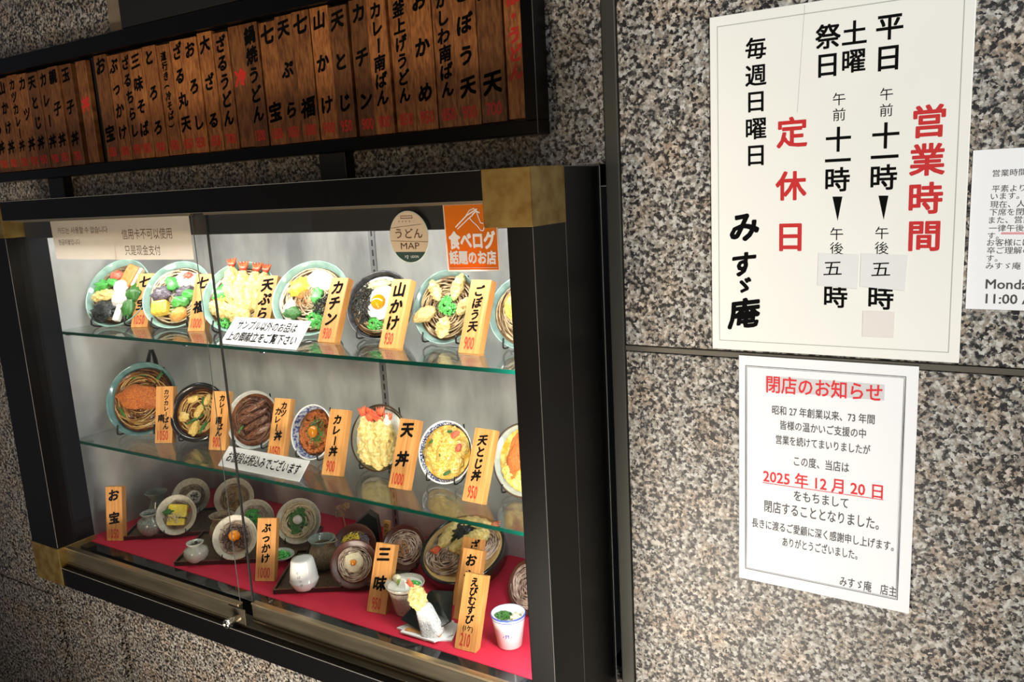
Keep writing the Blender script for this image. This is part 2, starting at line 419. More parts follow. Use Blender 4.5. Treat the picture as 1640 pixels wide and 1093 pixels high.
# ------------------------------------------------------------------ the granite wall
XR = -.4569; XL = -.4766          # steel strip between the two wall fields
wall = D.objects.new('wall_front', None); COL.objects.link(wall); wall['kind'] = 'structure'
def slab(x0, x1, z0, z1, y=0.0):
    put('granite_slab', bbox(x0 + .0012, x1 - .0012, y, .032, z0 + .0012, z1 - .0012, .0008, 1), GRANITE, wall)
slab(XR, 1.25, 1.3268, 2.35); slab(XR, 1.25, .62, 1.3192); slab(XR, 1.25, .0, .617)
CX0, CX1, CZ0, CZ1 = -1.7335, -.4858, .7925, 1.566     # outside of the case
slab(-1.4796, XL, CZ1, 2.35); slab(-1.95, -1.4796, CZ1 + .27, 2.35, -.004); slab(-1.95, -1.4796, CZ1, CZ1 + .27)
slab(-3.2, -1.95, CZ1, 2.35); slab(-3.2, -1.765, .60, CZ1, -.012); slab(-1.763, CX0 + .03, CZ0 - .03, CZ1)
slab(-1.752, XL, .0, CZ0 + .03); slab(-2.012, -1.770, .0, .598, -.006); slab(-3.2, -2.032, .0, .598, -.012)
put('joint_backing', box(-3.2, 1.25, .26, .27, 0, 2.35), BLACKM, wall)
put('joint_backing', box(XR - .002, 1.25, .006, .03, 1.3185, 1.3275), JOINT, wall)
struct('trim_1', bbox(XL, XR, -.0025, .03, 0, 2.35, .0015), TRIM)
struct('trim_2', bbox(XR, 1.25, .0006, .012, 1.3195, 1.3265, .0008), JOINT)
struct('floor', box(-4, 4, -5, .0, -.05, 0), mat('pavement', (.22, .21, .20), .8, col2=(.3, .29, .27), scale=30))
# unseen block added behind the viewer to shade the left half
struct('shade_block', bbox(-2.3, .69, -1.95, -1.55, 0, 3.2, .004), mat('shade_block_stone', (.12, .11, .10), .7))

# ------------------------------------------------------------------ display case
case = thing('display_case', 'black framed glass display case set in the granite wall with brass corners', 'display case', (-1.11, 0, CZ0))
def cpart(name, me, m, label=None, parent=None):
    o = put(name, me, m, parent or case)
    if (parent or case) is case: o.location = -Vector(case.location)
    if label: o['label'] = label
    return o
YF, YM_ = -.1793, -.100
cpart('frame_rail', bbox(CX0, CX1, YF, YM_, 1.5305, CZ1), BLACK)
cpart('frame_stile', bbox(CX1 - .0355, CX1, YF, YM_, CZ0, 1.5303), BLACK)
cpart('frame_stile', bbox(CX0, -1.637, YF, YM_, CZ0, 1.5303), BLACK)
cpart('frame_rail', bbox(-1.637, CX1 - .0355, YF, -.166, CZ0, .8315), BLACK)
cpart('case_side', bbox(CX1 - .034, CX1 - .001, YM_ + .0006, .0, CZ0, CZ1 - .001), BLACK)
cpart('case_side', bbox(CX0 + .001, -1.668, YM_ + .0006, .21, CZ0, CZ1 - .001), BLACK)
cpart('case_top', bbox(-1.668, CX1 - .034, YM_ + .0006, .24, 1.5375, CZ1 - .001), BLACK)
cpart('case_bottom', bbox(-1.66, CX1 - .036, -.165, .24, CZ0 + .001, .826), BLACK)
cpart('side_panel', box(-1.668, -1.66, -.112, .215, .826, 1.5375), BACK)
cpart('side_panel', box(-.517, -.509, -.112, .215, .826, 1.5375), BACK)
cpart('back_panel', box(-1.668, -.509, .213, .221, .826, 1.5375), BACK)
for x in (-1.078, ):
    st = cpart('shelf_standard', box(x - .0075, x + .0075, .2105, .2128, .866, 1.5375), mat('standard_steel', (.30, .30, .30), .35, .6))
    for k in range(34):
        put('slot', box(-.0018, .0018, .2100, .2104, -.006, .006), SLOT, st, (x + .001, 0, .88 + k * .019))
cpart('valance', bbox(-1.655, -.522, -.142, -.137, 1.4952, 1.5375), BLACKM)
cpart('floor_ledge', bbox(-1.66, -.517, -.134, -.1095, .826, .8605, .001), GLOSSB)
cpart('bottom_track', bbox(-1.637, -.5215, -.1655, -.1345, .8262, .834, .0006), BRONZE)
# worn edges of the lacquered frame, and a highlight painted along the bottom rail
WORN_GLINT = mat('worn_glint_edge', (.20, .20, .19), .35)
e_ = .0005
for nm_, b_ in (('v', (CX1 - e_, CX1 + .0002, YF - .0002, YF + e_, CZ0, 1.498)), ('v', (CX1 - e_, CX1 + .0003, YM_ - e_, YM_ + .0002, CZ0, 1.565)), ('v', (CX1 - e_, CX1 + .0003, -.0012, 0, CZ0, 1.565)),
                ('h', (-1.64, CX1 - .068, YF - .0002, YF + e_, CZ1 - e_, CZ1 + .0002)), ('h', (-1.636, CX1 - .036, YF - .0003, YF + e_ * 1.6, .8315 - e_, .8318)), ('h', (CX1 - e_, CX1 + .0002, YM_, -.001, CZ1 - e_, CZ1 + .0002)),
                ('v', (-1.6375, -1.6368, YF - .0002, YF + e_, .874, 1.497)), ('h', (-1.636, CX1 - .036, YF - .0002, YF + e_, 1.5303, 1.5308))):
    cpart('worn_glint_edge', box(*b_), WORN_GLINT)
# brass corner plates
def corner(nm, x0, x1, z0, z1, y0, y1):
    return cpart(nm, bbox(x0, x1, y0, y1, z0, z1, .0008), BRASS)
corner('brass_corner', CX1 - .0665, CX1 + .0011, 1.4985, CZ1 + .001, YF - .0011, YM_ + .0002)
corner('brass_corner', CX0 - .001, -1.6362, CZ0 - .001, .872, YF - .0011, YM_)
corner('brass_corner', CX0 - .001, -1.6362, 1.4985, CZ1 + .001, YF - .0011, YM_)
# sliding glass doors: pane, shoe, brass strips, edge
def door(x0, x1, y, edge_x, nm, label):
    d = D.objects.new(nm, None); COL.objects.link(d); d.parent = case; d.location = Vector((x0, y, .834)) - Vector(case.location)
    d['label'] = label; L = x1 - x0; H = 1.5303 - .834
    put('glass_pane', box(0, L, -.0015, .0015, .034, H), GLASS, d)
    put('bottom_shoe', bbox(0, L, -.004, .004, .004, .032, .0006), BRONZE, d)
    put('brass_strip', bbox(0, L, -.0052, .0052, .0325, .0362, .0006), BRASSLINE, d)
    put('brass_strip', bbox(0, L, -.0055, .0055, .0, .0038, .0006), BRASSLINE, d)
    put('top_strip', bbox(0, L, -.0045, .0045, H - .004, H, .0006), BRASSLINE, d)
    return d
dl = door(-1.637, -1.113, -.160, 0, 'sliding_door', 'left sliding glass pane')
dr = door(-1.098, -.5215, -.1455, 0, 'sliding_door', 'right sliding glass pane with black edge seal')
put('edge_seal', bbox(-.0012, .0012, -.0018, .0018, .034, .696, .0003), BLACKM, dr)
put('edge_strip', bbox(-.0002, .0002, -.0007, .0007, .034, .696, .00005, 1), mat('pane_edge', (.10, .12, .115), .2), dl, (.524, 0, 0))
lk = put('door_lock', lathe([(0, 0), (.0070, 0), (.0078, .001), (.0078, .028), (.0070, .0295), (.0030, .030), (.0030, .028), (0, .028)], 28), STEEL, dl,
         (.5215, -.004, .012), (R(90), 0, 0), 1, 'round chrome lock')
put('lock_plate', bbox(.498, .540, -.0065, -.0042, .001, .030, .0004), BRONZE, dl)
# lamp tube behind the valance
tube = put('lamp_tube', mesh_from(*tube_data([(-1.62, -.1, 1.524), (-.55, -.1, 1.524)], .0075, 12), smooth=True), None, case)
tube.location = -Vector(case.location)
me_, nt_, b_ = new_mat('lamp_tube_glow'); b_.inputs['Emission Color'].default_value = (1, .99, .95, 1); b_.inputs['Emission Strength'].default_value = 3.0
tube.data.materials.append(me_)
# red cloth on the floor of the case
cl = put('floor_cloth', bbox(-1.6592, -.5178, -.1096, .2125, .8262, .8612, .001), CLOTH); tag_obj(cl, 'smooth red cloth covering the floor of the display case', 'cloth')
# glass shelves (resting on small brackets)
for z, lb in ((1.306, 'upper glass shelf carrying the row of noodle bowls'), (1.077, 'middle glass shelf carrying the row of curry and rice bowls')):
    s = thing('glass_shelf', lb, 'shelf', (-1.09, .055, z - .006), 'glass shelves in the display case')
    put('shelf_plate', box(-.568, .571, -.153, .155, 0, .006), SHELFGLASS, s)
    put('shelf_edge', box(-.568, .571, -.1552, -.1531, .0002, .0058), EDGEG, s, label='polished green front edge')
    for x in (-.55, -.18, .02, .555):
        put('shelf_bracket', bbox(x - .006, x + .006, -.146, -.128, -.0045, -.0002, .001), STEEL if x < .5 else BLACKM, s)

# ------------------------------------------------------------------ menu board of wooden planks
MF = -.0334
menu = thing('menu_board', 'long dark framed board of upright wooden menu planks above the display case', 'menu board', (-1.25, 0, 1.612))
mo = -Vector(menu.location)
def mpart(n, me, m): o = put(n, me, m, menu); o.location = mo; return o
mpart('frame_rail', bbox(-2.35, -.5569, MF, -.0005, 1.6108, 1.6285), BLACK)
mpart('frame_rail', bbox(-2.35, -.5569, MF, -.0005, 1.829, 1.858), BLACK)
mpart('frame_stile', bbox(-.5755, -.5569, MF, -.0005, 1.6287, 1.8288), BLACK)
mpart('worn_glint_edge', box(-.5574, -.5567, MF - .0002, MF + .0005, 1.611, 1.858), mat('worn_edge_menu', (.20, .20, .19), .35))
mpart('backing_board', bbox(-2.35, -.5757, -.009, -.0008, 1.6287, 1.8288), BLACKM)
for x in (-.94, -1.72):
    mpart('wall_bracket', bbox(x - .028, x + .028, -.02, -.0004, 1.567, 1.6107), BLACKM)
pb = [-2.12, -2.08, -2.04, -2.0, -1.9637, -1.9267, -1.8872, -1.8465, -1.8060, -1.7645, -1.7223, -1.6850, -1.6480, -1.6073,
      -1.5846, -1.5501, -1.5270, -1.4870, -1.4493, -1.4164, -1.3758, -1.3367, -1.2998, -1.2616, -1.2239, -1.1867, -1.1479, -1.1101,
      -1.0732, -1.0344, -.9961, -.9576, -.9189, -.8808, -.8426, -.8051, -.7665, -.7272, -.6896, -.6505, -.6092, -.5778]
mt = [('きつね', '600'), ('わかめ', '650'), ('肉うどん', '850'), ('天丼', '1000'), ('親子丼', '850'), ('天ぷら丼', '900'), ('山かけ丼', '900'), ('カツカレー丼', '1050'), ('カツ丼', '900'),
      ('天とじ丼', '950'), ('カレー丼', '900'), ('親子丼', '850'), ('玉子丼', '750'), None, ('*丼', ''), None, ('お宝', '1050'), ('ぶっかけ', '1000'),
      ('ざるちらし', '950'), ('三味そば', '950'), ('とろろ', '900'), ('道行き(冷そば)', '850'), ('ざる丸天', '850'), ('おろし', '850'),
      ('大ざる', '850'), ('ざるうどん', '700'), ('*冷', ''), ('鍋焼うどん', '1200'), ('七宝', '1050'), ('天ぷら', '1050'), ('七福', '1000'),
      ('山かけ', '900'), ('天とじ', '950'), ('カチン', '900'), ('カレー南ばん', '900'), ('釜上げうどん', '850'), ('おかめ', '950'),
      ('かしわ南ばん', '850'), ('ごぼう天', '900'), ('丸天', '700'), ('*そば・うどん', '')]
for k, t in enumerate(mt):
    if t is None: continue
    x0, x1 = pb[k] + .0006, pb[k + 1] - .0006; cx = (x0 + x1) / 2; W = x1 - x0
    red = t[0][0] == '*'; z0 = 1.6290 + (.0012 if not red else .003) + random.uniform(0, .0012); z1 = 1.8255 + random.uniform(-.004, .002)
    front = -.0205 + random.uniform(-.0030, .0030)
    p = put('plank', bbox(-W / 2, W / 2, 0, .0105, 0, z1 - z0, .0006, 1), MENUWOOD, menu, Vector((cx, front, z0)) + mo)
    s = t[0].lstrip('*'); n = len(s); L = Letters()
    top, bot = z1 - z0 - .020, (.052 if not red else .035)
    if red: bot = .06; top = z1 - z0 - .012 if s.startswith('そば') else z1 - z0 - .03
    em = min(.027, W * .78, (top - bot) / max(n - 1, 1) * .93) if n > 1 else .028
    if n <= 2 and not red: em = min(.031, W * .84)
    for i, ch in enumerate(s):
        y = top - (top - bot) * (i / (n - 1) if n > 1 else .5)
        L.char(ch, 0, y, em, .035 if not red else .04, .16, wob=.05, sy=1.02)
    if L.V: put('red_lettering' if red else 'lettering', L.mesh(), REDM if red else INK, p, (0, -.0003, 0), (R(90), 0, 0))
    if t[1]:
        L = Letters(); wd = W * .62
        L.line(t[1], -wd / 2, wd / 2, .018, .0165, .02)
        put('price', L.mesh(), REDM, p, (0, -.0003, 0), (R(90), 0, 0))
# dark soffit box above the menu board
so = put('soffit_box', bbox(-1.415, -.60, -.03, -.0006, 1.8595, 2.3, .003), BLACKM); tag_obj(so, 'matt black panel on the wall above the wooden menu board', 'panel')
so2 = put('stone_strip', bbox(-1.476, -1.418, -.012, -.0006, 1.8595, 2.3, .001), mat('plain_stone', (.20, .16, .11), .6, col2=(.26, .21, .15), scale=20)); tag_obj(so2, 'plain brownish stone strip beside the black panel above the menu board', 'stone strip')

# ------------------------------------------------------------------ signs on the wall
def wall_root(name, label, cat, x, z, y=-.0006, group=None):
    return thing(name, label, cat, group=group, mtx=panel_mtx((x, y, z)))
class Flat:
    """unprojects photograph pixels to local coordinates of a sign standing on plane y"""
    def __init__(s, x, z, y): s.x, s.z, s.y = x, z, y
    def __call__(s, px, py): p = at(px, py, Y=s.y); return p.x - s.x, p.z - s.z
    def em(s, px, py, h): return abs(at(px, py - h / 2, Y=s.y).z - at(px, py + h / 2, Y=s.y).z)
# big white board
sx0, sx1, sz0, sz1 = -.3352, -.0607, 1.3305, 1.7265; ST = .004
sg = wall_root('hours_sign', 'large white board with black and red vertical writing of opening hours and closing day', 'sign', sx0, sz0)
put('board', bbox(0, sx1 - sx0, 0, sz1 - sz0, 0, ST, .0008), BOARDW, sg)
fl = Flat(sx0, sz0, -ST - .0006)
L = Letters(); W_, H_ = sx1 - sx0, sz1 - sz0; frame_lines(L, .0095, W_ - .0105, .0115, H_ - .0115, .0009)
L.stroke([fl(1289, 8), fl(1277, 180)], .0004)
put('border_line', L.mesh(), GREYL, sg, (0, 0, ST + .0002))
LB, LR, LN = Letters(), Letters(), Letters()
def ch(L, c, px, py, h, b=.016, **k):
    x, y = fl(px, py); L1 = Letters(); L1.char(c, 0, 0, fl.em(px, py, h), b, **k)
    put('red_character' if L is LR else 'black_character', L1.mesh(), REDP if L is LR else INK, sg, (x, y, ST + .0002))
for c, y in zip('毎週日曜日', (78, 121, 163, 206.5, 249)): ch(LB, c, 1210.5, y, 37, .0165)
for c, x, y, h in (('祭', 1326, 59, 42), ('日', 1325, 104.6, 42), ('土', 1368.5, 53.5, 42), ('曜', 1367, 98, 40), ('平', 1425, 43, 45), ('日', 1422.5, 93, 45),
                   ('十', 1342.6, 224, 42), ('一', 1341.8, 258, 42), ('時', 1340.5, 288.5, 41), ('十', 1418.4, 218, 44), ('一', 1416.6, 252.5, 44), ('時', 1414.5, 285, 43),
                   ('時', 1337.6, 476, 38), ('時', 1410, 478, 40)): ch(LB, c, x, y, h, .0175)
for c, x, y in (('午', 1344, 159), ('前', 1344, 184), ('午', 1420, 151), ('前', 1419.5, 177), ('午', 1340, 375), ('後', 1340, 398.5), ('午', 1412.5, 373.7), ('後', 1412, 397.8)): ch(LB, c, x, y, 22, 0)
for cx, cy in ((1341.3, 334), (1415, 332.5)):
    L1 = Letters(); L1.poly([fl(cx - 8, cy - 19), fl(cx + .3, cy + 20), fl(cx + 8, cy - 19)]); put('black_triangle', L1.mesh(), INK, sg, (0, 0, ST + .0002))
for c, x, y, h in (('み', 1192, 364, 50), ('す', 1190.5, 424, 42), ('ゞ', 1192, 458, 32), ('庵', 1191.6, 503, 49)): ch(LB, c, x, y, h, .032, rise=.12, wob=.04)
for c, x, y, h in (('営', 1488, 195, 55), ('業', 1485, 256.7, 54), ('時', 1481.5, 318.5, 53), ('間', 1480, 378.4, 52), ('定', 1268.5, 213, 51), ('休', 1266.8, 298.5, 49), ('日', 1265.7, 380, 50)): ch(LR, c, x, y, h, .020)
def note(name, q, m, label):
    pts = [fl(*p) for p in q]
    V = [(x, y, z) for z in (0, .0004) for x, y in pts]
    o = put(name, mesh_from(V, [(4, 5, 6, 7), (3, 2, 1, 0), (0, 1, 5, 4), (1, 2, 6, 5), (2, 3, 7, 6), (3, 0, 4, 7)]), m, sg, (0, 0, ST + .0003), label=label); return o
n1 = note('paper_note', [(1309, 457), (1373, 463), (1376, 408), (1311, 406)], TAPE, 'taped white paper note with handwritten numeral')
n2 = note('paper_note', [(1377, 459), (1449, 466), (1454, 409), (1379, 406)], TAPE, 'wrinkled white paper note with handwritten numeral')
n3 = note('paper_note', [(1381, 539), (1431, 541), (1433, 500), (1382, 498)], TAPE2, 'blank pinkish paper square')
for n_, px, py in ((n1, 1333.8, 430), (n2, 1411, 431.4)):
    L = Letters(); x, y = fl(px, py); L.char('五', x, y, fl.em(px, py, 27), 0, rise=.05, sx=1.15)
    put('lettering', L.mesh(), INK, n_, (0, 0, .0007))
# closing notice, an A4 sheet curling off at the foot
nx, nz = -.3024, 1.3232 - .2975; NW, NH = .2026, .2975
nt = wall_root('closing_notice', 'white paper notice with grey border and red heading taped below the big white board', 'notice', nx, nz)
def curl(x, y): t = max(0, 1 - y / NH); return .0006 + .006 * t ** 3 * (.4 + .6 * x / NW)
gx, gy = 10, 16
V = [(NW * i / gx, NH * j / gy, curl(NW * i / gx, NH * j / gy) + dz) for dz in (0, .0003) for j in range(gy + 1) for i in range(gx + 1)]
n_ = (gx + 1) * (gy + 1); Fq = []
for j in range(gy):
    for i in range(gx):
        a = j * (gx + 1) + i; Fq.append((a + n_, a + 1 + n_, a + gx + 2 + n_, a + gx + 1 + n_)); Fq.append((a, a + gx + 1, a + gx + 2, a + 1))
put('paper', mesh_from(V, Fq, True), PAPER, nt)
fn = Flat(nx, nz, -.0012)
def on_paper(L, nm, m, dz=.0006):
    L.V = [(x, y, curl(x, y) + dz + z) for x, y, z in L.V]; return put(nm, L.mesh(), m, nt)
def ln(L, s, x0, x1, y0, y1, h, b=.006):
    a = fn(x0, y0); c = fn(x1, y1); L.line(s, a[0], c[0], (a[1] + c[1]) / 2, fn.em((x0 + x1) / 2, (y0 + y1) / 2, h), b)
L = Letters(); frame_lines(L, .0085, NW - .013, .0145, NH - .0125, .0008); frame_lines(L, .0100, NW - .0145, .0160, NH - .0140, .0004); on_paper(L, 'border_line', GREYT)
L = Letters(); a = fn(1226, 600); c = fn(1416, 648); L.poly([(a[0], c[1] + .0045), (c[0], c[1] + .0045), (c[0], a[1] - .0015), (a[0], a[1] - .0015)]); on_paper(L, 'heading_band', PAPG, .0005)
L = Letters(); ln(L, '閉店のお知らせ', 1228, 1413, 614, 632, 26, .014); ln(L, '2025 年 12 月 20 日', 1223, 1414, 764, 786, 21, .014)
a = fn(1222, 776); c = fn(1415, 797); ym = (a[1] + c[1]) / 2; L.stroke([(a[0], ym), (c[0], ym)], .0008); on_paper(L, 'red_lettering', REDINK, .0008)
L = Letters()
for s, x0, x1, y0, y1, h in (('昭和 27 年創業以来、73 年間', 1237, 1401, 658, 671, 14), ('皆様の温かいご支援の中', 1250, 1387, 681, 695, 14), ('営業を続けてまいりましたが', 1243, 1394, 705, 720, 14),
                             ('この度、当店は', 1272, 1360, 738, 750, 15), ('をもちまして', 1272, 1359, 794, 806, 16), ('閉店することとなりました。', 1225, 1408, 812, 837, 18),
                             ('長きに渡るご愛顧に深く感謝申し上げます。', 1205, 1432, 838, 873, 14), ('ありがとうございました。', 1254, 1374, 868, 887, 14), ('みすゞ庵　店主', 1346, 1437, 929, 946, 15)):
    ln(L, s, x0, x1, y0, y1, h)
on_paper(L, 'black_lettering', GREYT, .0008)
# second sheet at the right edge
rx, rz = -.0573, 1.3900; RW, RH = .21, .1663
rp = wall_root('hours_change_notice', 'white paper sheet with small black print cut by the right edge of the photo', 'notice', rx, rz)
put('paper', bbox(0, RW, 0, RH, 0, .0006, .0001, 1), PAPER, rp)
fr = Flat(rx, rz, -.0012); L = Letters()
def rl(s, px, py, h, b=0):
    a = fr(px, py); e = fr.em(px, py, h); v, f = glyph(s); x0 = min(p[0] for p in v)
    my = .36 if ord(s[0]) > 255 else .34; k = e if ord(s[0]) > 255 else e / .7
    for i, (dx, dy) in enumerate(bold_steps(b)):
        L.raw(v, f, lambda x, y: (a[0] + (x + dx - x0) * k, a[1] + (y + dy - my) * k), i * 2e-5)
for s, px, py in (('営業時間変更のお知らせ', 1590, 278), ('平素よりご利用いただきありがとうござ', 1589, 303), ('います。', 1587, 315), ('現在、人手不足により、誠に勝手', 1586, 328), ('下席を閉鎖させていただいております', 1585, 340.5),
                  ('また、営業時間につきましても', 1584, 353), ('一律午後5時閉店とさせていただきま', 1584, 366), ('す。', 1582, 378), ('お客様にはご迷惑をおかけしますが', 1581, 389), ('卒ご理解のほどよろしくお願いいたしま', 1581, 401.5),
                  ('す。', 1580, 414), ('みすゞ庵　店主', 1579, 426)): rl(s, px, py, 12.2)
rl('Monday - Saturday', 1579, 455, 15, .012); rl('11:00 AM - 5:00 PM', 1579, 478.5, 15, .012)
put('black_lettering', L.mesh(), GREYT, rp, (0, 0, .0009))
L = Letters(); a = fr(1604, 373); L.stroke([a, (a[0] + .045, a[1] - .0005)], .0006); L.stroke([(a[0], a[1] - .0012), (a[0] + .045, a[1] - .0017)], .0006)
put('red_underline', L.mesh(), REDINK, rp, (0, 0, .0009))
# ------------------------------------------------------------------ stickers and sheets on the glass
GYR = -.1455 - .0030; GYL = -.160 - .0030
fs = Flat(0, 0, GYR - .0005)
def quad_on(q, y, t=.0004):
    f = Flat(0, 0, y); pts = [f(*p) for p in q]; V = [(x, y_, z) for z in (0, t) for x, y_ in pts]
    return mesh_from(V, [(4, 5, 6, 7), (3, 2, 1, 0), (0, 1, 5, 4), (1, 2, 6, 5), (2, 3, 7, 6), (3, 0, 4, 7)])
st = thing('square_sticker', 'orange square sticker with white chopsticks hand drawing and lettering on the glass', 'sticker', mtx=panel_mtx((0, GYR, 0)))
put('backing', quad_on([(718, 435), (801, 434), (795, 324), (709, 327)], GYR), film('sticker_edge', (.95, .85, .75)), st)
put('sticker_face', quad_on([(720, 432.5), (799, 431.8), (793, 326.5), (711, 329.5)], GYR), ORANGE, st, (0, 0, .0002))
L = Letters()
for s, x0, x1, y, h in (('食べログ', 720, 793, 385.5, 25), ('話題のお店', 721, 794.5, 413, 19)):
    a = fs(x0, y + .5); c = fs(x1, y - .5); L.line(s, a[0], c[0], (a[1] + c[1]) / 2, fs.em(x0, y, h), .035)
def pl(pts, wd=.0011): L.stroke([fs(*p) for p in pts], wd)
pl([(730, 364), (748, 345), (764, 335)], .0017); pl([(733, 367), (752, 349), (757, 345)], .0013); pl([(747, 345), (752, 337), (759, 334), (763, 338)]); pl([(752, 349), (757, 355), (764, 361), (770, 369), (774, 370)])
pl([(763, 338), (766, 347), (770, 357), (774, 358)]); pl([(757, 344), (763, 338), (768, 341)], .0016); pl([(774, 370), (778, 358)])
L.stroke([fs(721, 429.5), fs(797, 428.8)], .0004)
put('white_print', L.mesh(), WHITE, st, (0, 0, .0010))
ov = thing('oval_sticker', 'cream oval sticker reading うどん MAP with dark green base on the glass', 'sticker', mtx=panel_mtx((0, GYR, 0)))
oc = Flat(0, 0, GYR)(655.3, 380); rx_, rz_ = .0325, .0335 * 1.02; mat_ring = film('sticker_ring', (.75, .80, .72))
def ell(k, a0=0, a1=360, n=40): return [(oc[0] + rx_ * k * math.cos(R(a0 + (a1 - a0) * i / n)), oc[1] + rz_ * k * math.sin(R(a0 + (a1 - a0) * i / n))) for i in range(n + (0 if a1 - a0 == 360 else 1))]
def disc(pts, t):
    n = len(pts); return mesh_from([(x, y, z) for z in (0, t) for x, y in pts], [tuple(range(n, 2 * n)), tuple(range(n))[::-1]] + [(i, (i + 1) % n, (i + 1) % n + n, i + n) for i in range(n)])
put('backing', disc(ell(1), .0003), mat_ring, ov); put('sticker_face', disc(ell(.965), .0003), CREAM, ov, (0, 0, .0002)); put('green_base', disc(ell(.965, 216, 324, 24), .0003), DKGREEN, ov, (0, 0, .0004))
L = Letters(); L.line('うどん', oc[0] - .022, oc[0] + .023, oc[1] + .0045, .0125, .004); L.line('MAP', oc[0] - .0145, oc[0] + .0165, oc[1] - .0115, .0085, .0)
L.line('・・・・', oc[0] - .015, oc[0] + .004, oc[1] + .0205, .006, .01); frame_lines(L, oc[0] - .011, oc[0] + .008, oc[1] + .0245, oc[1] + .0275, .0007)
L.stroke([(oc[0] - .030, oc[1] + .0120), (oc[0] + .022, oc[1] + .0165)], .0004); L.stroke([(oc[0] - .031, oc[1] - .0045), (oc[0] + .031, oc[1] - .0065)], .0004)
put('brown_print', L.mesh(), BROWNT, ov, (0, 0, .0009))
L = Letters(); L.line('I', oc[0] - .0085, oc[0] - .0078, oc[1] - .0255, .0032, .0); L.line('UDON', oc[0] + .001, oc[0] + .014, oc[1] - .0255, .0032, .0)
L.stroke([(oc[0] - .006, oc[1] - .0245), (oc[0] - .0045, oc[1] - .0238), (oc[0] - .003, oc[1] - .0245), (oc[0] - .0045, oc[1] - .0285), (oc[0] - .006, oc[1] - .0245)], .0005)
put('white_print', L.mesh(), WHITE, ov, (0, 0, .0010))
for q, lines, lb in (([(91, 415), (187, 416), (179, 350), (80, 353)], (('카드는 사용할 수 없습니다', 92, 172, 370, 368, 10), ('현금지불입니다', 94, 128, 388.5, 388, 8.5)), 'left taped white sheet with small Korean print inside the glass'),
                     ([(186, 416), (311, 416), (302, 345), (178, 350)], (('信用卡不可以使用', 195, 275, 375.5, 374, 16), ('只是现金支付', 200, 257, 401.5, 401, 15)), 'right taped white sheet with larger Chinese print inside the glass')):
    yy = -.1540; t_ = thing('taped_sheet', lb, 'paper sheet', mtx=panel_mtx((0, yy, 0)), group='payment sheets taped inside the glass')
    put('paper', quad_on(q, yy, .0003), SHEET, t_); f_ = Flat(0, 0, yy - .0006); L = Letters()
    for s, x0, x1, y0, y1, h in lines:
        a = f_(x0, y0); c = f_(x1, y1); L.line(s, a[0], c[0], (a[1] + c[1]) / 2, f_.em(x0, y0, h), .0)
    put('lettering', L.mesh(), BROWNT, t_, (0, 0, .0006))

# ------------------------------------------------------------------ food meshes (unit size, shared)
MC = {}
def cached(fn):
    def g(*a):
        k = (fn.__name__, a)
        if k not in MC: MC[k] = fn(*a)
        return MC[k]
    return g
@cached
def bowl_mesh(kind):
    p = {'udon': [(0, -.44), (.35, -.43), (.62, -.36), (.84, -.20), (.965, -.02), (.985, .0), (1, -.005), (.995, -.04), (.90, -.24), (.70, -.44), (.46, -.54), (.44, -.60), (.38, -.60), (.37, -.55), (0, -.54)],
         'deep': [(0, -.60), (.40, -.58), (.72, -.45), (.90, -.22), (.955, -.02), (.975, .0), (1, -.01), (1, -.05), (.95, -.27), (.78, -.52), (.50, -.66), (.46, -.74), (.38, -.74), (.37, -.67), (0, -.66)],
         'pot': [(0, -.5), (.55, -.47), (.78, -.30), (.84, -.05), (.86, .02), (.93, .04), (1, 0), (1.0, -.08), (.97, -.3), (.80, -.58), (.5, -.64), (0, -.64)],
         'plate': [(0, -.20), (.50, -.19), (.62, -.16), (.70, -.12), (.78, -.10), (.84, -.055), (.93, -.03), (.98, .0), (1, -.008), (.985, -.04), (.80, -.17), (.58, -.24), (.55, -.30), (.48, -.30), (.47, -.25), (0, -.25)],
         'ridge': [(0, -.24), (.50, -.23), (.58, -.19), (.64, -.185), (.68, -.14), (.75, -.135), (.79, -.09), (.86, -.085), (.90, -.03), (.97, .0), (1, -.008), (.985, -.05), (.80, -.22), (.58, -.30), (.55, -.36), (.48, -.36), (.47, -.31), (0, -.31)]}[kind]
    return lathe(p, 56)
@cached
def rim_mesh(kind=''): return lathe([(.955, -.01), (.965, .008), (.985, .014), (1.003, .006), (1.006, -.02), (.99, -.03)], 56)
@cached
def lining_mesh(kind):
    return lathe([(.64, -.345), (.845, -.188), (.95, -.03)] if kind == 'udon' else [(.74, -.425), (.897, -.205), (.942, -.03)], 56)
@cached
def fill_mesh(r, z): 
    V, Fc = [(0, 0, z)], []; n = 40; rings = 6
    for j in range(1, rings + 1):
        for k in range(n):
            a = 2 * math.pi * k / n; q = r * j / rings
            V.append((q * math.cos(a), q * math.sin(a), z + .02 * noise.noise(Vector((q * math.cos(a) * 4, q * math.sin(a) * 4, 3))) if j < rings else z))
    for k in range(n): Fc.append((0, 1 + k, 1 + (k + 1) % n))
    for j in range(rings - 1):
        for k in range(n): a = 1 + j * n; Fc.append((a + k, a + n + k, a + n + (k + 1) % n, a + (k + 1) % n))
    return mesh_from(V, Fc, True)
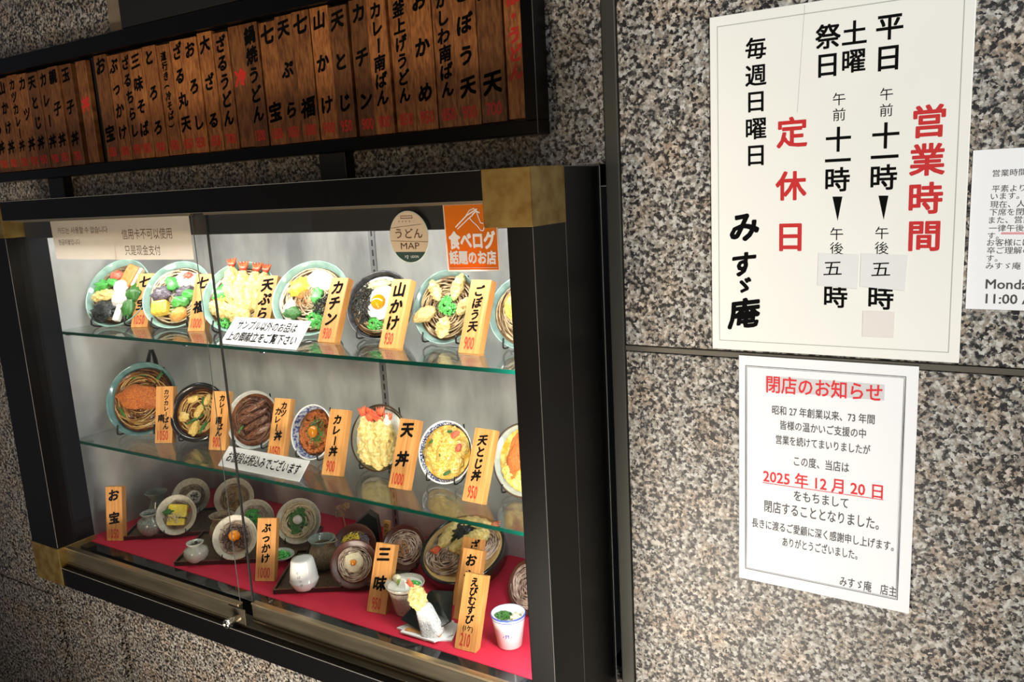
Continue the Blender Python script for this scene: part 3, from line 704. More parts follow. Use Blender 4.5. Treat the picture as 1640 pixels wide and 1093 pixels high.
@cached
def noodles(seed, n, rad, rmax):
    rnd = random.Random(seed); ds = []
    for i in range(n):
        cx, cy = rnd.gauss(0, .16), rnd.gauss(0, .16); r0 = rnd.uniform(.12, rmax); a0 = rnd.uniform(0, 6.28); sp = rnd.uniform(1.0, 3.4) * rnd.choice((-1, 1))
        m = max(7, int(abs(sp) * 5)); z0 = rnd.uniform(0, .09); path = []
        for k in range(m):
            t = k / (m - 1); a = a0 + sp * t; q = r0 * (1 + .12 * math.sin(3 * t + i))
            x, y = cx * (1 - r0) + q * math.cos(a), cy * (1 - r0) + q * math.sin(a); d = math.hypot(x, y)
            if d > rmax: x *= rmax / d; y *= rmax / d
            path.append((x, y, z0 + .05 * math.sin(3.1 * t) * rnd.uniform(.7, 1.2)))
        ds.append(tube_data(path, rad, 5))
    return mesh_from(*join(*ds), smooth=True)
@cached
def blob(seed, amp, freq, sub=3, flat=0):
    bm = bmesh.new(); bmesh.ops.create_icosphere(bm, subdivisions=sub, radius=1)
    for v in bm.verts:
        d = 1 + amp * noise.noise(v.co * freq + Vector((seed * 7.3, seed, 1))) + amp * .28 * noise.noise(v.co * freq * 4.7 + Vector((seed, 5, 1))) + amp * .5 * noise.noise(v.co * freq * 2.3 + Vector((seed, 2, seed)))
        v.co *= d
    me = D.meshes.new('blob'); bm.to_mesh(me); bm.free(); me.polygons.foreach_set('use_smooth', [True] * len(me.polygons)); return me
@cached
def tempura(seed):
    bm = bmesh.new(); bmesh.ops.create_icosphere(bm, subdivisions=4, radius=1)
    for v in bm.verts:
        y = v.co.y; k = (1 - y ** 4 * .25)
        n = 1 + .36 * noise.noise(Vector((v.co.x * 2.4 + seed * 5, y * 6, v.co.z * 2.4))) + .42 * noise.noise(Vector((v.co.x * 4, y * 13, v.co.z * 4 + seed))) + .25 * noise.noise(Vector((v.co.x * 8, y * 26, v.co.z * 8 + seed)))
        v.co = Vector((v.co.x * .17 * k * n, y * .5, v.co.z * .17 * k * n))
    me = D.meshes.new('tempura'); bm.to_mesh(me); bm.free(); me.polygons.foreach_set('use_smooth', [True] * len(me.polygons)); return me
@cached
def tail(k=0):
    ds = []
    for a in (-.42, -.12, .16, .46):
        ds.append(tube_data([(0, 0, 0), (math.sin(a) * .1, .1, .01), (math.sin(a) * .24, .23, .03)], [.03, .048, .012], 6))
    return mesh_from(*join(*ds), smooth=True)
@cached
def slabm(bv): return bevel(box(-.5, .5, -.5, .5, -.5, .5), bv, 3)
@cached
def bits(seed, n, size, dome):
    rnd = random.Random(seed); ds = []
    for i in range(n):
        r = math.sqrt(rnd.random()); a = rnd.uniform(0, 6.28); z = dome * (1 - r * r) + rnd.uniform(-.05, .08); h = size * rnd.uniform(.5, 1)
        d = Vector((rnd.gauss(0, 1), rnd.gauss(0, 1), rnd.gauss(.4, 1))).normalized() * h; c = Vector((r * math.cos(a), r * math.sin(a), z))
        ds.append(tube_data([c - d * .5, c + d * .5], size * .55, 6))
    return mesh_from(*join(*ds))
@cached
def strips(seed, n, ln_, wd, dome):
    rnd = random.Random(seed); ds = []
    for i in range(n):
        r = math.sqrt(rnd.random()) * .9; a = rnd.uniform(0, 6.28); z = dome * (1 - r * r) + rnd.uniform(0, .1); an = rnd.uniform(0, 6.28); l = ln_ * rnd.uniform(.5, 1.2)
        dx, dy = math.cos(an), math.sin(an); c = Vector((r * math.cos(a), r * math.sin(a), z)); bd = rnd.uniform(-.3, .3)
        ds.append(tube_data([c + Vector((dx * t * l + dy * bd * l * (t * t * 4 - 1) * .5, dy * t * l - dx * bd * l * (t * t * 4 - 1) * .5, .04 * math.cos(t * 5) + t * rnd.uniform(-.1, .1))) for t in (-.5, -.2, .15, .5)], wd, 4))
    return mesh_from(*join(*ds))
@cached
def stand_mesh(k=0):
    ds = []
    for x in (-.52, .52):
        ds.append(tube_data([(x, -.72, .085), (x, -.86, .09), (x, -.945, .05), (x, -.95, -.06), (x, -.86, -.34), (x, -.70, -.52)], .026, 6))
        ds.append(tube_data([(x, -.70, -.52), (x, -.2, -.68), (x * .5, .95, -.52)], .026, 6))
    ds.append(tube_data([(-.52, -.70, -.52), (.52, -.70, -.52)], .022, 6))
    return mesh_from(*join(*ds), smooth=True)

BOWLS = {}
def dish(name, label, cat, pos, kind, bm, fill, items, group, rim=None, lining=None, stand=True, standlabel=None, fz=-.15, fr=.86):
    x, y, r, th, ph = pos[:5]; zs = pos[5]
    th, ph = R(th), R(ph); up = Vector((-math.sin(ph) * math.sin(th), math.cos(ph) * math.sin(th), math.cos(th)))
    c = Vector((x, y, zs)) + up * r
    d = thing(name, label, cat, group=group, mtx=panel_mtx(c, ph, th, r))
    put('bowl' if kind in ('udon', 'deep', 'pot') else 'plate', bowl_mesh(kind), bm, d)
    if rim: put('rim', rim_mesh(), rim, d)
    if lining: put('patterned_lining', lining_mesh(kind), lining, d, (0, 0, .006))
    if fill: put('broth' if kind != 'ridge' else 'base', fill_mesh(fr, fz), fill, d)
    for it in items:
        nm, me, m, (px, py, pz), rz, sc = it[:6]
        o = put(nm, me, m, d, (px, py, pz), (it[6] if len(it) > 6 else 0, it[7] if len(it) > 7 else 0, R(rz)), sc)
        if nm in ('noodles', 'scallions', 'nori_shreds', 'bonito_flakes', 'shredded_omelette', 'hijiki', 'pickles'): o['kind'] = 'stuff'
        if nm == 'tempura_shrimp': put('tail', tail(), SHRED, o, (0, .44, .02), (0, 0, 0), (1, 1, 1), 'red shrimp tail')
    if stand:
        s = D.objects.new('plate_stand', stand_mesh()); COL.objects.link(s); s.matrix_world = panel_mtx(c, ph, th, r)
        if not s.data.materials: s.data.materials.append(WIRE)
        tag_obj(s, standlabel or ('easel of the ' + ' '.join(label.replace(',', '').split()[:13])), 'plate stand', 'wire easels behind the bowls and plates')
    return d
def prongs(st_):
    put('back_prong', mesh_from(*join(tube_data([(-.16, .86, -.40), (-.10, 1.12, -.34), (-.03, 1.40, -.26)], [.05, .06, .035], 6), tube_data([(.16, .86, -.40), (.10, 1.12, -.34), (.03, 1.40, -.26)], [.05, .06, .035], 6), tube_data([(-.06, 1.36, -.27), (.06, 1.36, -.27)], .03, 6))), WIRE, st_)
S1, S2, S3 = 1.3062, 1.0772, .8614
ng = 'noodle bowl samples on the upper shelf'; rg = 'curry and rice bowl samples on the middle shelf'; pg = 'set meal plates on the red cloth'
SHR = lambda x, y, rz, s=1, z=.02: ('tempura_shrimp', tempura(int(x * 10) % 3), TEMP, (x, y, z), rz, (s * 1.05, s, s))
SC = lambda x, y, s, m=None, z=-.1: ('scallions', bits(1, 90, .28, .5), m or GREEN, (x, y, z), 0, (s, s, s * .8))

dish('noodle_bowl', 'celadon noodle bowl with fried tofu slab, leftmost on upper shelf', 'bowl', (-1.5665, -.045, .0752, 31, 18, S1 + .003), 'udon', CELADON, BROTH, [
    ('noodles', noodles(1, 50, .018, .78), NOODB, (0, 0, -.14), 0, 1), ('tofu_slab', slabm(.08), TOFU, (.30, .46, .0), -18, (.36, .62, .20)), ('tofu_side', slabm(.1), CREAMF, (.53, .42, -.02), -18, (.10, .56, .16)),
    ('greens', blob(1, .5, 2.2), GREEN, (-.55, .22, -.04), 20, (.26, .16, .12)), ('greens', blob(2, .5, 2.4), GREEN, (-.18, .28, 0), -10, (.20, .13, .12)), ('red_topping', blob(3, .5, 2.4), REDF, (-.16, .48, -.02), 10, (.20, .15, .12)),
    ('fish_cake', blob(4, .1, 1), WHITEF, (.12, .14, .05), 0, (.24, .20, .11)), ('tempura', tempura(2), TEMP, (-.34, -.12, .03), 97, (.95, .86, .9)), ('fish_cake', blob(5, .2, 1.4), WHITEF, (.16, -.20, .04), 0, (.26, .24, .10)),
    ('seaweed', blob(6, .7, 2.6), NORI, (-.22, -.52, -.02), 10, (.36, .27, .16)), ('bamboo_shoot', slabm(.1), WHITEF, (.24, -.62, .03), -6, (.20, .46, .12)), ('greens', blob(7, .5, 2.6), GREEND, (.56, -.05, .0), 0, (.20, .26, .14)), ('greens', blob(8, .5, 2.6), GREEND, (.50, -.48, .0), 0, (.18, .30, .14))], ng)
dish('noodle_bowl', 'celadon noodle bowl with yellow omelette square, second on upper shelf', 'bowl', (-1.4061, -.020, .0723, 31.9, 23.1, S1 + .003), 'udon', CELADON, BROTH, [
    ('noodles', noodles(2, 80, .020, .80), NOODLE, (0, 0, -.14), 0, 1), ('grated_radish', blob(9, .3, 1.6), WHITEF, (.25, .40, -.02), 0, (.36, .26, .12)), ('shrimp', blob(3, .5, 2.4), REDF, (.28, .50, .06), 10, (.14, .10, .08)),
    ('greens', blob(1, .6, 2.8), GREEN, (-.16, .30, .0), 40, (.17, .24, .14)), ('mushrooms', blob(2, .6, 2.6), PURPLE, (-.40, .02, -.02), 0, (.27, .24, .13)), ('mushrooms', blob(4, .6, 2.6), PURPLE, (.22, .10, -.02), 30, (.30, .18, .12)),
    ('omelette', slabm(.2), EGGY, (-.36, -.42, .04), 8, (.46, .40, .26)), ('greens', blob(6, .4, 2), GREEN, (.40, -.04, .02), 0, (.22, .15, .12)), ('greens', blob(7, .4, 2), GREEN, (.18, -.24, .03), 0, (.24, .15, .12)),
    SC(.0, -.48, .16), ('pumpkin_slice', blob(8, .2, 1.4), ORANGEF, (.20, -.62, .03), 30, (.24, .18, .12))], ng)
dish('noodle_bowl', 'celadon noodle bowl with upright shrimp tempura, third on upper shelf', 'bowl', (-1.2340, -.012, .0726, 33.3, 24.7, S1 + .003), 'udon', CELADON, BROTH, [
    ('noodles', noodles(1, 50, .018, .78), NOODLE, (0, 0, -.15), 90, 1), SHR(-.22, .30, 8, 1.15), SHR(.08, .12, 4, 1.25), SHR(.36, .10, -4, 1.2), SHR(.58, .12, -8, 1.1),
    ('shiso_leaf', blob(5, .5, 2.8), GREEN, (-.42, .06, .06), 40, (.26, .22, .07)), ('tempura', tempura(1), TEMP, (-.42, -.35, .0), 60, (1.2, .75, 1)), ('tempura', tempura(0), TEMP, (.05, -.48, .04), 70, (1.3, .8, 1)), ('egg_lump', blob(9, .4, 2), EGGY, (-.42, -.10, .02), 0, (.20, .10, .10)), SC(-.30, -.66, .20)], ng)
dish('noodle_bowl', 'celadon noodle bowl with white rice cake, fourth on upper shelf', 'bowl', (-1.0578, -.002, .0719, 31.2, 22.6, S1 + .003), 'udon', CELADON, BROTH, [
    ('noodles', noodles(2, 80, .020, .80), NOODLE, (0, 0, -.14), 50, 1), ('rice_cake', blob(4, .15, 1.2), WHITEF, (.24, .42, .02), -20, (.40, .26, .16)), ('egg_lump', blob(5, .5, 2.6), EGGSLAB, (-.30, .28, .0), 30, (.30, .24, .13)),
    ('bonito_flakes', strips(3, 90, .5, .02, .5), FLAKE, (-.12, -.04, .0), 0, .26), ('greens', blob(1, .6, 2.8), GREEN, (.20, .05, .04), 0, (.14, .26, .10)), ('hijiki', strips(4, 70, .5, .05, .4), NORI, (.36, -.20, .0), 0, .28),
    ('fish_cake', blob(6, .2, 1.4), WHITEF, (-.48, -.32, .02), 0, (.16, .28, .10)), ('greens', blob(2, .5, 2.6), GREEND, (-.38, -.42, .06), 0, (.20, .16, .10)), SC(.18, -.54, .26), ('noodles', noodles(1, 50, .018, .78), CREAMF, (.25, .1, -.06), 0, (.5, .5, 1))], ng)
dish('noodle_bowl', 'black noodle bowl with raw egg on white yam, fifth on upper shelf', 'bowl', (-.9061, .004, .0600, 25.7, 14.9, S1 + .003), 'deep', IRON, BROTH, [
    ('noodles', noodles(1, 50, .018, .78), NOODB, (0, 0, -.16), 0, 1), ('greens', blob(2, .6, 2.6), GREENP, (-.04, .60, -.05), 10, (.34, .14, .10)), ('nori_shreds', strips(1, 150, .55, .028, .5), NORI, (-.50, .04, -.1), 0, (.34, .62, .4)),
    ('grated_yam', blob(3, .25, 1.6), YAM, (.08, .05, -.02), -10, (.38, .50, .10)), ('egg_yolk', blob(0, .0, 1), YOLK, (.02, .06, .07), 0, (.22, .22, .14)), SC(-.06, -.52, .24)], ng, lining=IRON)
dish('noodle_bowl', 'grey green noodle bowl with five burdock tempura, sixth on upper shelf', 'bowl', (-.7720, .004, .0598, 20.5, 3.4, S1 + .003), 'udon', CELDARK, BROTH, [
    ('noodles', noodles(2, 80, .020, .80), NOODB, (0, 0, -.14), 0, 1), ('burdock_tempura', tempura(0), TEMPD, (-.34, .42, .03), 30, (.85, .66, .8)), ('burdock_tempura', tempura(1), TEMPD, (.34, .52, .03), -14, (.85, .76, .8)),
    ('burdock_tempura', blob(2, .35, 2.4), TEMPD, (-.56, -.22, .03), 24, (.34, .20, .14)), ('burdock_tempura', tempura(2), TEMPD, (.06, -.56, .03), -12, (1.05, .6, .9)), ('burdock_tempura', tempura(1), TEMPD, (.62, .02, .03), -40, (.9, .6, .8)), SC(.10, .02, .26, z=0)], ng, rim=None)
dish('noodle_bowl', 'noodle bowl with round fried fish cake, half hidden at upper right', 'bowl', (-.6201, .004, .0586, 25.1, 15.7, S1 + .003), 'udon', CELDARK, BROTH, [
    ('noodles', noodles(2, 80, .020, .80), NOODB, (0, 0, -.14), 120, 1), ('fish_cake', blob(3, .08, 1.5), ORANGEF, (-.02, .16, .0), 0, (.55, .50, .12)), SC(.3, -.5, .2)], ng)

dish('noodle_bowl', 'teal bowl of curry noodles with large breaded cutlet, leftmost on middle shelf', 'bowl', (-1.5409, -.035, .0777, 24.3, 25.1, S2 + .003), 'udon', TEAL, CURRY, [
    ('noodles', noodles(1, 50, .018, .78), NOODC, (.02, -.02, -.13), 0, 1), ('noodles', noodles(2, 80, .020, .80), CURRY, (0, 0, -.14), 0, 1), ('pork_cutlet', blob(7, .22, 2.0, 4), KATSU, (-.02, .05, .02), -8, (.62, .33, .13)),
    ('greens', blob(2, .5, 2.4), GREEND, (-.10, .62, -.05), 10, (.24, .05, .04)), ('greens', blob(1, .5, 2.4), GREEND, (.42, .56, -.05), 60, (.2, .05, .04)), ('greens', blob(3, .5, 2.4), GREEND, (-.52, -.34, -.05), -50, (.2, .05, .04))], rg)
prongs(D.objects['plate_stand.007'])
dish('noodle_bowl', 'dark clay pot of curry noodles with yellow tofu pieces, second on middle shelf', 'bowl', (-1.3827, -.015, .0600, 24.3, 24.0, S2 + .003), 'pot', POTB, CURRY, [
    ('noodles', noodles(1, 50, .018, .78), NOODC, (0, 0, -.13), 30, .9), ('tofu_piece', blob(1, .4, 1.6), TOFUY, (-.22, .44, -.03), 20, (.20, .12, .09)), ('tofu_piece', blob(2, .4, 1.6), TOFUY, (.30, .42, -.03), 70, (.20, .10, .09)),
    ('tofu_piece', blob(3, .4, 1.6), TOFUY, (.06, .04, -.02), 60, (.22, .13, .09)), ('tofu_piece', blob(4, .4, 1.6), TOFUY, (-.48, -.16, -.03), 0, (.18, .16, .08)), ('tofu_piece', blob(5, .4, 1.6), TOFUY, (-.06, -.52, -.02), 75, (.26, .14, .09)),
    ('greens', blob(2, .5, 2.4), GREEND, (-.05, -.22, -.03), 30, (.30, .05, .05)), ('greens', blob(1, .5, 2.4), GREEND, (.24, -.50, -.03), 60, (.24, .06, .05)), ('greens', blob(3, .5, 2.4), GREEND, (.16, .28, -.03), 100, (.24, .05, .05))], rg, fr=.8)
dish('rice_bowl', 'grey bowl of brown curry with sliced cutlet, third on middle shelf', 'bowl', (-1.2406, -.002, .0563, 21.2, 15.7, S2 + .003), 'udon', GREYB, CURRYD, [
    ('cutlet_slice', blob(k, .35, 2.0), KATSUB, (.02 + .1 * k, .40 - .26 * k, -.03), 28, (.52, .12, .13)) for k in range(4)] + [
    ('cutlet_slice', blob(5, .35, 2.0), KATSUB, (-.30, .05, -.05), 28, (.34, .11, .10)), ('noodles', noodles(1, 50, .018, .78), CURRYD, (0, 0, -.14), 0, 1), ('greens', blob(2, .5, 2.4), GREEND, (-.42, -.34, -.06), 60, (.16, .05, .04))], rg, fz=-.12, fr=.9)
dish('rice_bowl', 'blue flowered white bowl of curry with raw egg yolk, fourth on middle shelf', 'bowl', (-1.0849, -.002, .0499, 18.8, 1.7, S2 + .003), 'deep', WHITEP, CURRY, [
    ('minced_meat', bits(4, 130, .22, .2), KATSU, (0, 0, -.26), 0, (.74, .74, .3)), ('scallions', strips(5, 70, .5, .035, .5), GREEND, (.12, .06, -.16), 0, (.46, .50, .3)), ('egg_yolk', blob(0, 0, 1), YOLK, (.10, .02, .03), 0, (.21, .22, .15))], rg, lining=BLUEFLW, fz=-.26, fr=.86, rim=WHITEP)
dish('rice_bowl', 'grey green rice bowl heaped with shrimp tempura, fifth on middle shelf', 'bowl', (-.9250, -.002, .0576, 18.4, 6.1, S2 + .003), 'udon', GREENB, WHITEF, [
    ('tempura_shrimp', tempura(k % 3), TEMP, (-.34 + .24 * k, .02 - .16 * (k % 2), .05 + .05 * (k % 2)), 20 - 6 * k, (1.4, 1.35, 1.3)) for k in range(4)] + [
    ('tempura', tempura(1), TEMP, (-.30, -.42, .10), 30, (1.4, .9, 1.2)), ('tempura', tempura(2), TEMP, (.15, -.55, .10), 10, (1.4, .8, 1.2)), ('shrimp_shell', blob(3, .3, 2), SHRED, (-.14, .66, .14), -30, (.34, .10, .08)), ('fish_cake', blob(4, .2, 1.4), WHITEF, (.34, .52, .12), 0, (.14, .22, .10))], rg, rim=RIMB, fz=-.1)
dish('rice_bowl', 'white bowl with blue net pattern and yellow egg, middle shelf', 'bowl', (-.7855, -.002, .0510, 20.0, 4.4, S2 + .003), 'udon', WHITEP, EGGM, [
    ('simmered_egg', blob(k, .45, 2.2), EGGM, (.46 * math.cos(k * 1.05 + .3), .46 * math.sin(k * 1.05 + .3), -.08), k * 50, (.36, .28, .15)) for k in range(6)] + [
    ('simmered_egg', blob(7, .4, 2.2, 3), EGGM, (0, 0, -.04), 0, (.36, .34, .15)), ('scallion_piece', blob(1, .1, 1.5), GREEND, (-.08, -.04, .08), 70, (.14, .05, .05)), ('scallion_piece', blob(2, .1, 1.5), GREEND, (-.52, .28, .04), 40, (.11, .05, .05)),
    ('scallion_piece', blob(3, .1, 1.5), GREEND, (.20, -.64, .05), 30, (.15, .06, .05)), ('scallion_piece', blob(4, .1, 1.5), GREEND, (.12, .66, .05), 10, (.10, .05, .05)), ('shrimp', blob(5, .4, 2.2), REDF, (.32, .58, .06), 40, (.16, .10, .06)), ('shrimp', blob(6, .4, 2.2), REDF, (.52, .18, .07), 70, (.14, .10, .06))], rg, rim=WHITEP, lining=BLUEPAT, fz=-.12)
dish('rice_bowl', 'brown rimmed bowl with orange cutlet, half hidden at shelf right end', 'bowl', (-.6394, -.002, .0569, 15.5, -5, S2 + .003), 'udon', GREENB, EGGM, [
    ('pork_cutlet', blob(7, .22, 2.0, 4), KATSU, (-.20, .12, .02), 80, (.60, .26, .12)), ('simmered_egg', blob(3, .45, 2.2), EGGM, (-.40, -.30, -.04), 30, (.26, .24, .14)), ('simmered_egg', blob(2, .45, 2.2), EGGM, (.2, -.30, -.04), 30, (.36, .24, .14))], rg, rim=RIMB)

T = S3 + .009
dish('noodle_plate', 'ridged plate with white flower shaped topping, back of left tray', 'plate', (-1.5385, .060, .0417, 33.2, 38, T), 'ridge', STONE, None, [
    ('noodles', noodles(2, 80, .020, .80), SOBA, (0, 0, -.16), 0, .85), ('fish_cake', blob(1, .12, 2.4), WHITEF, (.14, -.05, -.02), 0, (.40, .36, .08)), ('nori_shreds', strips(2, 22, .8, .05, .3), NORI, (.22, -.02, .06), 0, .24)], pg)
dish('noodle_plate', 'ridged plate with two yellow omelette slabs, front of left tray', 'plate', (-1.4730, -.025, .0421, 27.6, 36, T), 'ridge', STONE, None, [
    ('noodles', noodles(1, 50, .018, .78), SOBA, (.05, 0, -.16), 0, .9), ('omelette', slabm(.12), EGGSLAB, (.10, .18, .03), -6, (.92, .62, .22)), ('omelette', slabm(.12), EGGSLAB, (.02, -.36, .02), -4, (.86, .34, .22)), ('ham_shreds', strips(1, 30, .6, .05, .3), CREAMF, (-.05, -.12, .10), 0, .34),
    ('parsley', blob(5, .7, 3.2), GREEND, (-.34, .12, .14), 0, (.24, .14, .08)), ('pickles', strips(6, 22, .6, .05, .3), REDF, (.58, .20, .0), 0, .20)], pg)
dish('noodle_plate', 'ridged pale plate of plain brown noodles, at back of middle tray', 'plate', (-1.4327, .090, .0436, 28, 33.8, T), 'ridge', STONE, None, [
    ('noodles', noodles(2, 80, .020, .80), SOBA, (0, 0, -.16), 60, .9), ('noodles', noodles(1, 50, .018, .78), NOODB, (0, 0, -.10), 60, .8)], pg)
dish('noodle_plate', 'ridged plate with green scallions, half hidden behind the ぶっかけ tag', 'plate', (-1.2984, .030, .0414, 29, 38, T), 'ridge', STONE, None, [
    ('noodles', noodles(2, 80, .020, .80), SOBAP, (0, 0, -.16), 20, .9), SC(-.05, .15, .36, z=-.06)], pg)
dish('noodle_plate', 'ridged plate of soba with egg yolk, front of middle tray', 'plate', (-1.2601, -.050, .0428, 26.3, 36, T), 'ridge', STONE, None, [
    ('noodles', noodles(2, 80, .020, .80), SOBAP, (0, 0, -.16), 90, .9), ('nori_shreds', strips(7, 60, .7, .028, .3), food('seaweed_brown', (.02, .012, .012), (.09, .05, .05)), (0, 0, -.05), 0, .62), ('egg_yolk', blob(0, 0, 1), YOLK, (.02, .06, .10), 0, (.27, .26, .2))], pg)
dish('noodle_plate', 'ridged plate of udon with chopped greens and white ball', 'plate', (-1.2006, .055, .0454, 28.2, 32, T), 'ridge', STONE, None, [
    ('noodles', noodles(1, 44, .042, .80), NOODLE, (0, 0, -.10), 90, .98), ('chopped_greens', bits(5, 90, .3, .4), GREEND, (0, .02, -.0), 0, (.38, .60, .2)), ('grated_radish', blob(2, .1, 1.4), WHITEF, (.02, .04, .16), 0, (.21, .20, .16))], pg)
dish('noodle_plate', 'brown plate with yellow shredded egg, behind the fried egg plate', 'plate', (-1.0255, .030, .0397, 29, 34, T), 'plate', BROWNPL, None, [
    ('noodles', noodles(2, 80, .020, .80), SOBA, (0, 0, -.14), 0, .8), ('shredded_omelette', strips(8, 90, .5, .04, .3), EGGSLAB, (-.22, .18, -.02), 30, (.52, .36, .3)), ('mushrooms', blob(4, .6, 2.6), PURPLE, (.42, .16, .0), 0, (.24, .3, .1))], pg)
dish('noodle_plate', 'brown plate of soba with fried egg flower, beside 三味 tag', 'plate', (-.9698, -.035, .0421, 26.9, 30, T), 'plate', BROWNPL, None, [
    ('noodles', noodles(2, 80, .020, .80), SOBAP, (0, 0, -.16), 0, .9), ('noodles', noodles(1, 50, .018, .78), SOBAP, (0, 0, -.08), 0, .85), ('egg_white', blob(8, .25, 3.0), CREAMF, (.0, .06, -.02), 0, (.42, .44, .10)), ('egg_yolk', blob(0, 0, 1), YOLK, (.0, .06, .08), 0, (.13, .13, .09))], pg)
dish('noodle_plate', 'brown plate of soba topped with bonito flakes, behind stoneware cup', 'plate', (-.9327, .060, .0413, 27.5, 30.9, T), 'plate', BROWNPL, None, [
    ('noodles', noodles(2, 80, .020, .80), SOBAP, (0, 0, -.14), 40, .95), ('bonito_flakes', strips(3, 90, .5, .02, .5), FLAKE, (-.16, -.06, -.02), 0, .42)], pg)
# big round lacquer box of soba with tempura, leaning back
bk = dish('soba_box', 'large round black lacquer box of soba with tempura and seaweed on bamboo mat', 'noodle box', (-.8180, .030, .0722, 64, 6, S3 + .0275), 'plate', BAMBOO, None, [
    ('noodles', noodles(2, 80, .020, .80), SOBAP, (-.22, -.25, -.08), 40, (.80, .70, 1.1)), ('noodles', noodles(1, 50, .024, .78), SOBAP, (.48, .22, -.08), 0, (.52, .62, 1.1)), ('noodles', noodles(1, 50, .024, .78), SOBAP, (-.46, .1, -.08), 70, (.46, .5, 1.1)),
    ('tempura_shrimp', tempura(0), TEMP, (-.42, .34, .08), 165, (1.1, 1.1, 1)), ('tempura_shrimp', tempura(1), TEMP, (.02, .66, .10), -82, (1.1, 1.1, 1)), ('tempura', tempura(2), TEMP, (.12, .04, .10), -60, (1.2, .9, 1)), ('tempura', tempura(1), TEMP, (.30, .30, .10), -45, (1.1, .7, 1)),
    ('seaweed', blob(6, .7, 2.8), NORI, (-.14, .36, .12), 0, (.26, .30, .13)), ('seaweed', blob(5, .7, 2.8), NORI, (.14, .46, .12), 0, (.22, .12, .11))], 'set meal plates on the red cloth', stand=False)
put('mat_reed', mesh_from(*join(*[box_data(-math.sqrt(max(.0, .88 - (k * .05) ** 2)), math.sqrt(max(.0, .88 - (k * .05) ** 2)), k * .05 - .018, k * .05 + .018, -.115, -.095) for k in range(-17, 18)])), BAMBOO, bk)['kind'] = 'stuff'
put('lacquer_wall', lathe([(1.0, .0), (1.02, .02), (1.06, .02), (1.08, 0), (1.08, -.34), (0, -.36), (0, -.33), (1.0, -.30), (1.0, 0)], 56), POTB, bk, label='black lacquer wall')
for a in (-140, -100, -40): put('box_foot', bbox(-.06, .06, -.05, .05, -.05, 0, .01), POTB, bk, (.85 * math.cos(R(a)), .85 * math.sin(R(a)), -.355))
dish('noodle_plate', 'dark plate of soba noodles at far right, behind the blue rimmed cup', 'plate', (-.6621, .030, .0460, 31.9, -5, T - .005), 'plate', BROWNPL, None, [('noodles', noodles(2, 80, .020, .80), SOBAP, (-.1, 0, -.16), 0, 1), ('noodles', noodles(1, 50, .018, .78), SOBAP, (-.1, 0, -.08), 0, 1)], pg)

# ------------------------------------------------------------------ trays
def tray(p0, p1, depth, z, label):
    a = Vector(p0); e = Vector(p1) - a; Lx = e.length; ph = math.atan2(e.y, e.x)
    t = thing('serving_tray', label, 'tray', (a.x, a.y, z), 'lacquer trays on the red cloth'); t.rotation_euler = (0, 0, ph)
    put('tray_base', bbox(0, Lx, 0, depth, 0, .003, .001), WOVEN, t)
    put('tray_rim', mesh_from(*join(box_data(-.002, Lx + .002, -.003, 0, .0, .0075), box_data(-.002, Lx + .002, depth, depth + .003, 0, .0075), box_data(-.003, 0, 0, depth, 0, .0075), box_data(Lx, Lx + .003, 0, depth, 0, .0075))), LACQ, t)
    put('rim_edge', mesh_from(*join(box_data(-.002, Lx + .002, -.0028, -.0005, .0075, .0083), box_data(-.0028, -.0005, 0, depth, .0075, .0083))), LACQE, t)
    return t
tray((-1.5725, -.0746), (-1.405, .040), .13, S3 + .0005, 'dark lacquer tray under the leftmost plates and grey pots')
tray((-1.364, -.1045), (-1.150, .022), .140, S3 + .0006, 'dark lacquer tray under the small pale pot and the ぶっかけ tag plates')
tray((-1.0983, -.0975), (-.900, .022), .155, S3 + .0007, 'woven dark tray under the white calligraphy cup and brown plates')

# ------------------------------------------------------------------ pots, cups, pitchers
def potlike(name, label, cat, x, y, z, prof, m, s, group=None, extras=()):
    t = thing(name, label, cat, (x, y, z), group); t.scale = (s, s, s)
    put('body', lathe(prof, 44), m, t)
    for nm, me, mm, lo, ro, sc in extras: put(nm, me, mm, t, lo, ro, sc)
    return t
TZ = S3 + .0042
jar = [(0, .0), (.30, .0), (.33, .04), (.46, .20), (.50, .38), (.44, .56), (.26, .68), (.25, .72), (.34, .80), (.35, .83), (.30, .83), (.22, .75), (.22, .66), (.38, .5), (.40, .2), (0, .08)]
vase = [(0, 0), (.30, 0), (.42, .2), (.40, .55), (.26, .78), (.24, .95), (.42, 1.16), (.44, 1.2), (.40, 1.2), (.20, .95), (.22, .78), (.34, .5), (.3, .1), (0, .08)]
potlike('sauce_pot', 'round grey glazed pot at front left of the leftmost tray', 'pot', -1.5380, -.0330, TZ, jar, GLAZE1, .057, 'glazed pots and pitchers on the trays')
potlike('sauce_vase', 'tall flared grey green vase standing behind the round grey pot', 'vase', -1.5930, .0230, TZ, vase, GLAZE4, .054, 'glazed pots and pitchers on the trays')
potlike('sauce_pot', 'small round pale striped pot on the middle tray front', 'pot', -1.3372, -.0760, TZ, [(r, z * .95) for r, z in jar], GLAZE2, .0475, 'glazed pots and pitchers on the trays', [
    ('spoon_tip', blob(1, .1, 1), SLOT, (.08, 0, .8), (0, 0, 0), (.08, .06, .05))])
pit = [(0, 0), (.28, 0), (.44, .2), (.50, .46), (.42, .72), (.34, .84), (.40, 1.0), (.44, 1.06), (.40, 1.06), (.30, .86), (.38, .7), (.44, .45), (.38, .2), (0, .08)]
def pitcher_mesh():
    V, Fc = lathe_data(pit, 44); V = [Vector(v) for v in V]
    for v in V:
        if v.z > .86 and v.x > 0:
            k = (v.z - .86) / .2; a = math.atan2(v.y, v.x); v.x += .20 * k * max(0, math.cos(a * 1.6)) ** 4 * (1 if abs(a) < 1 else 0)
    return mesh_from(V, Fc, True)
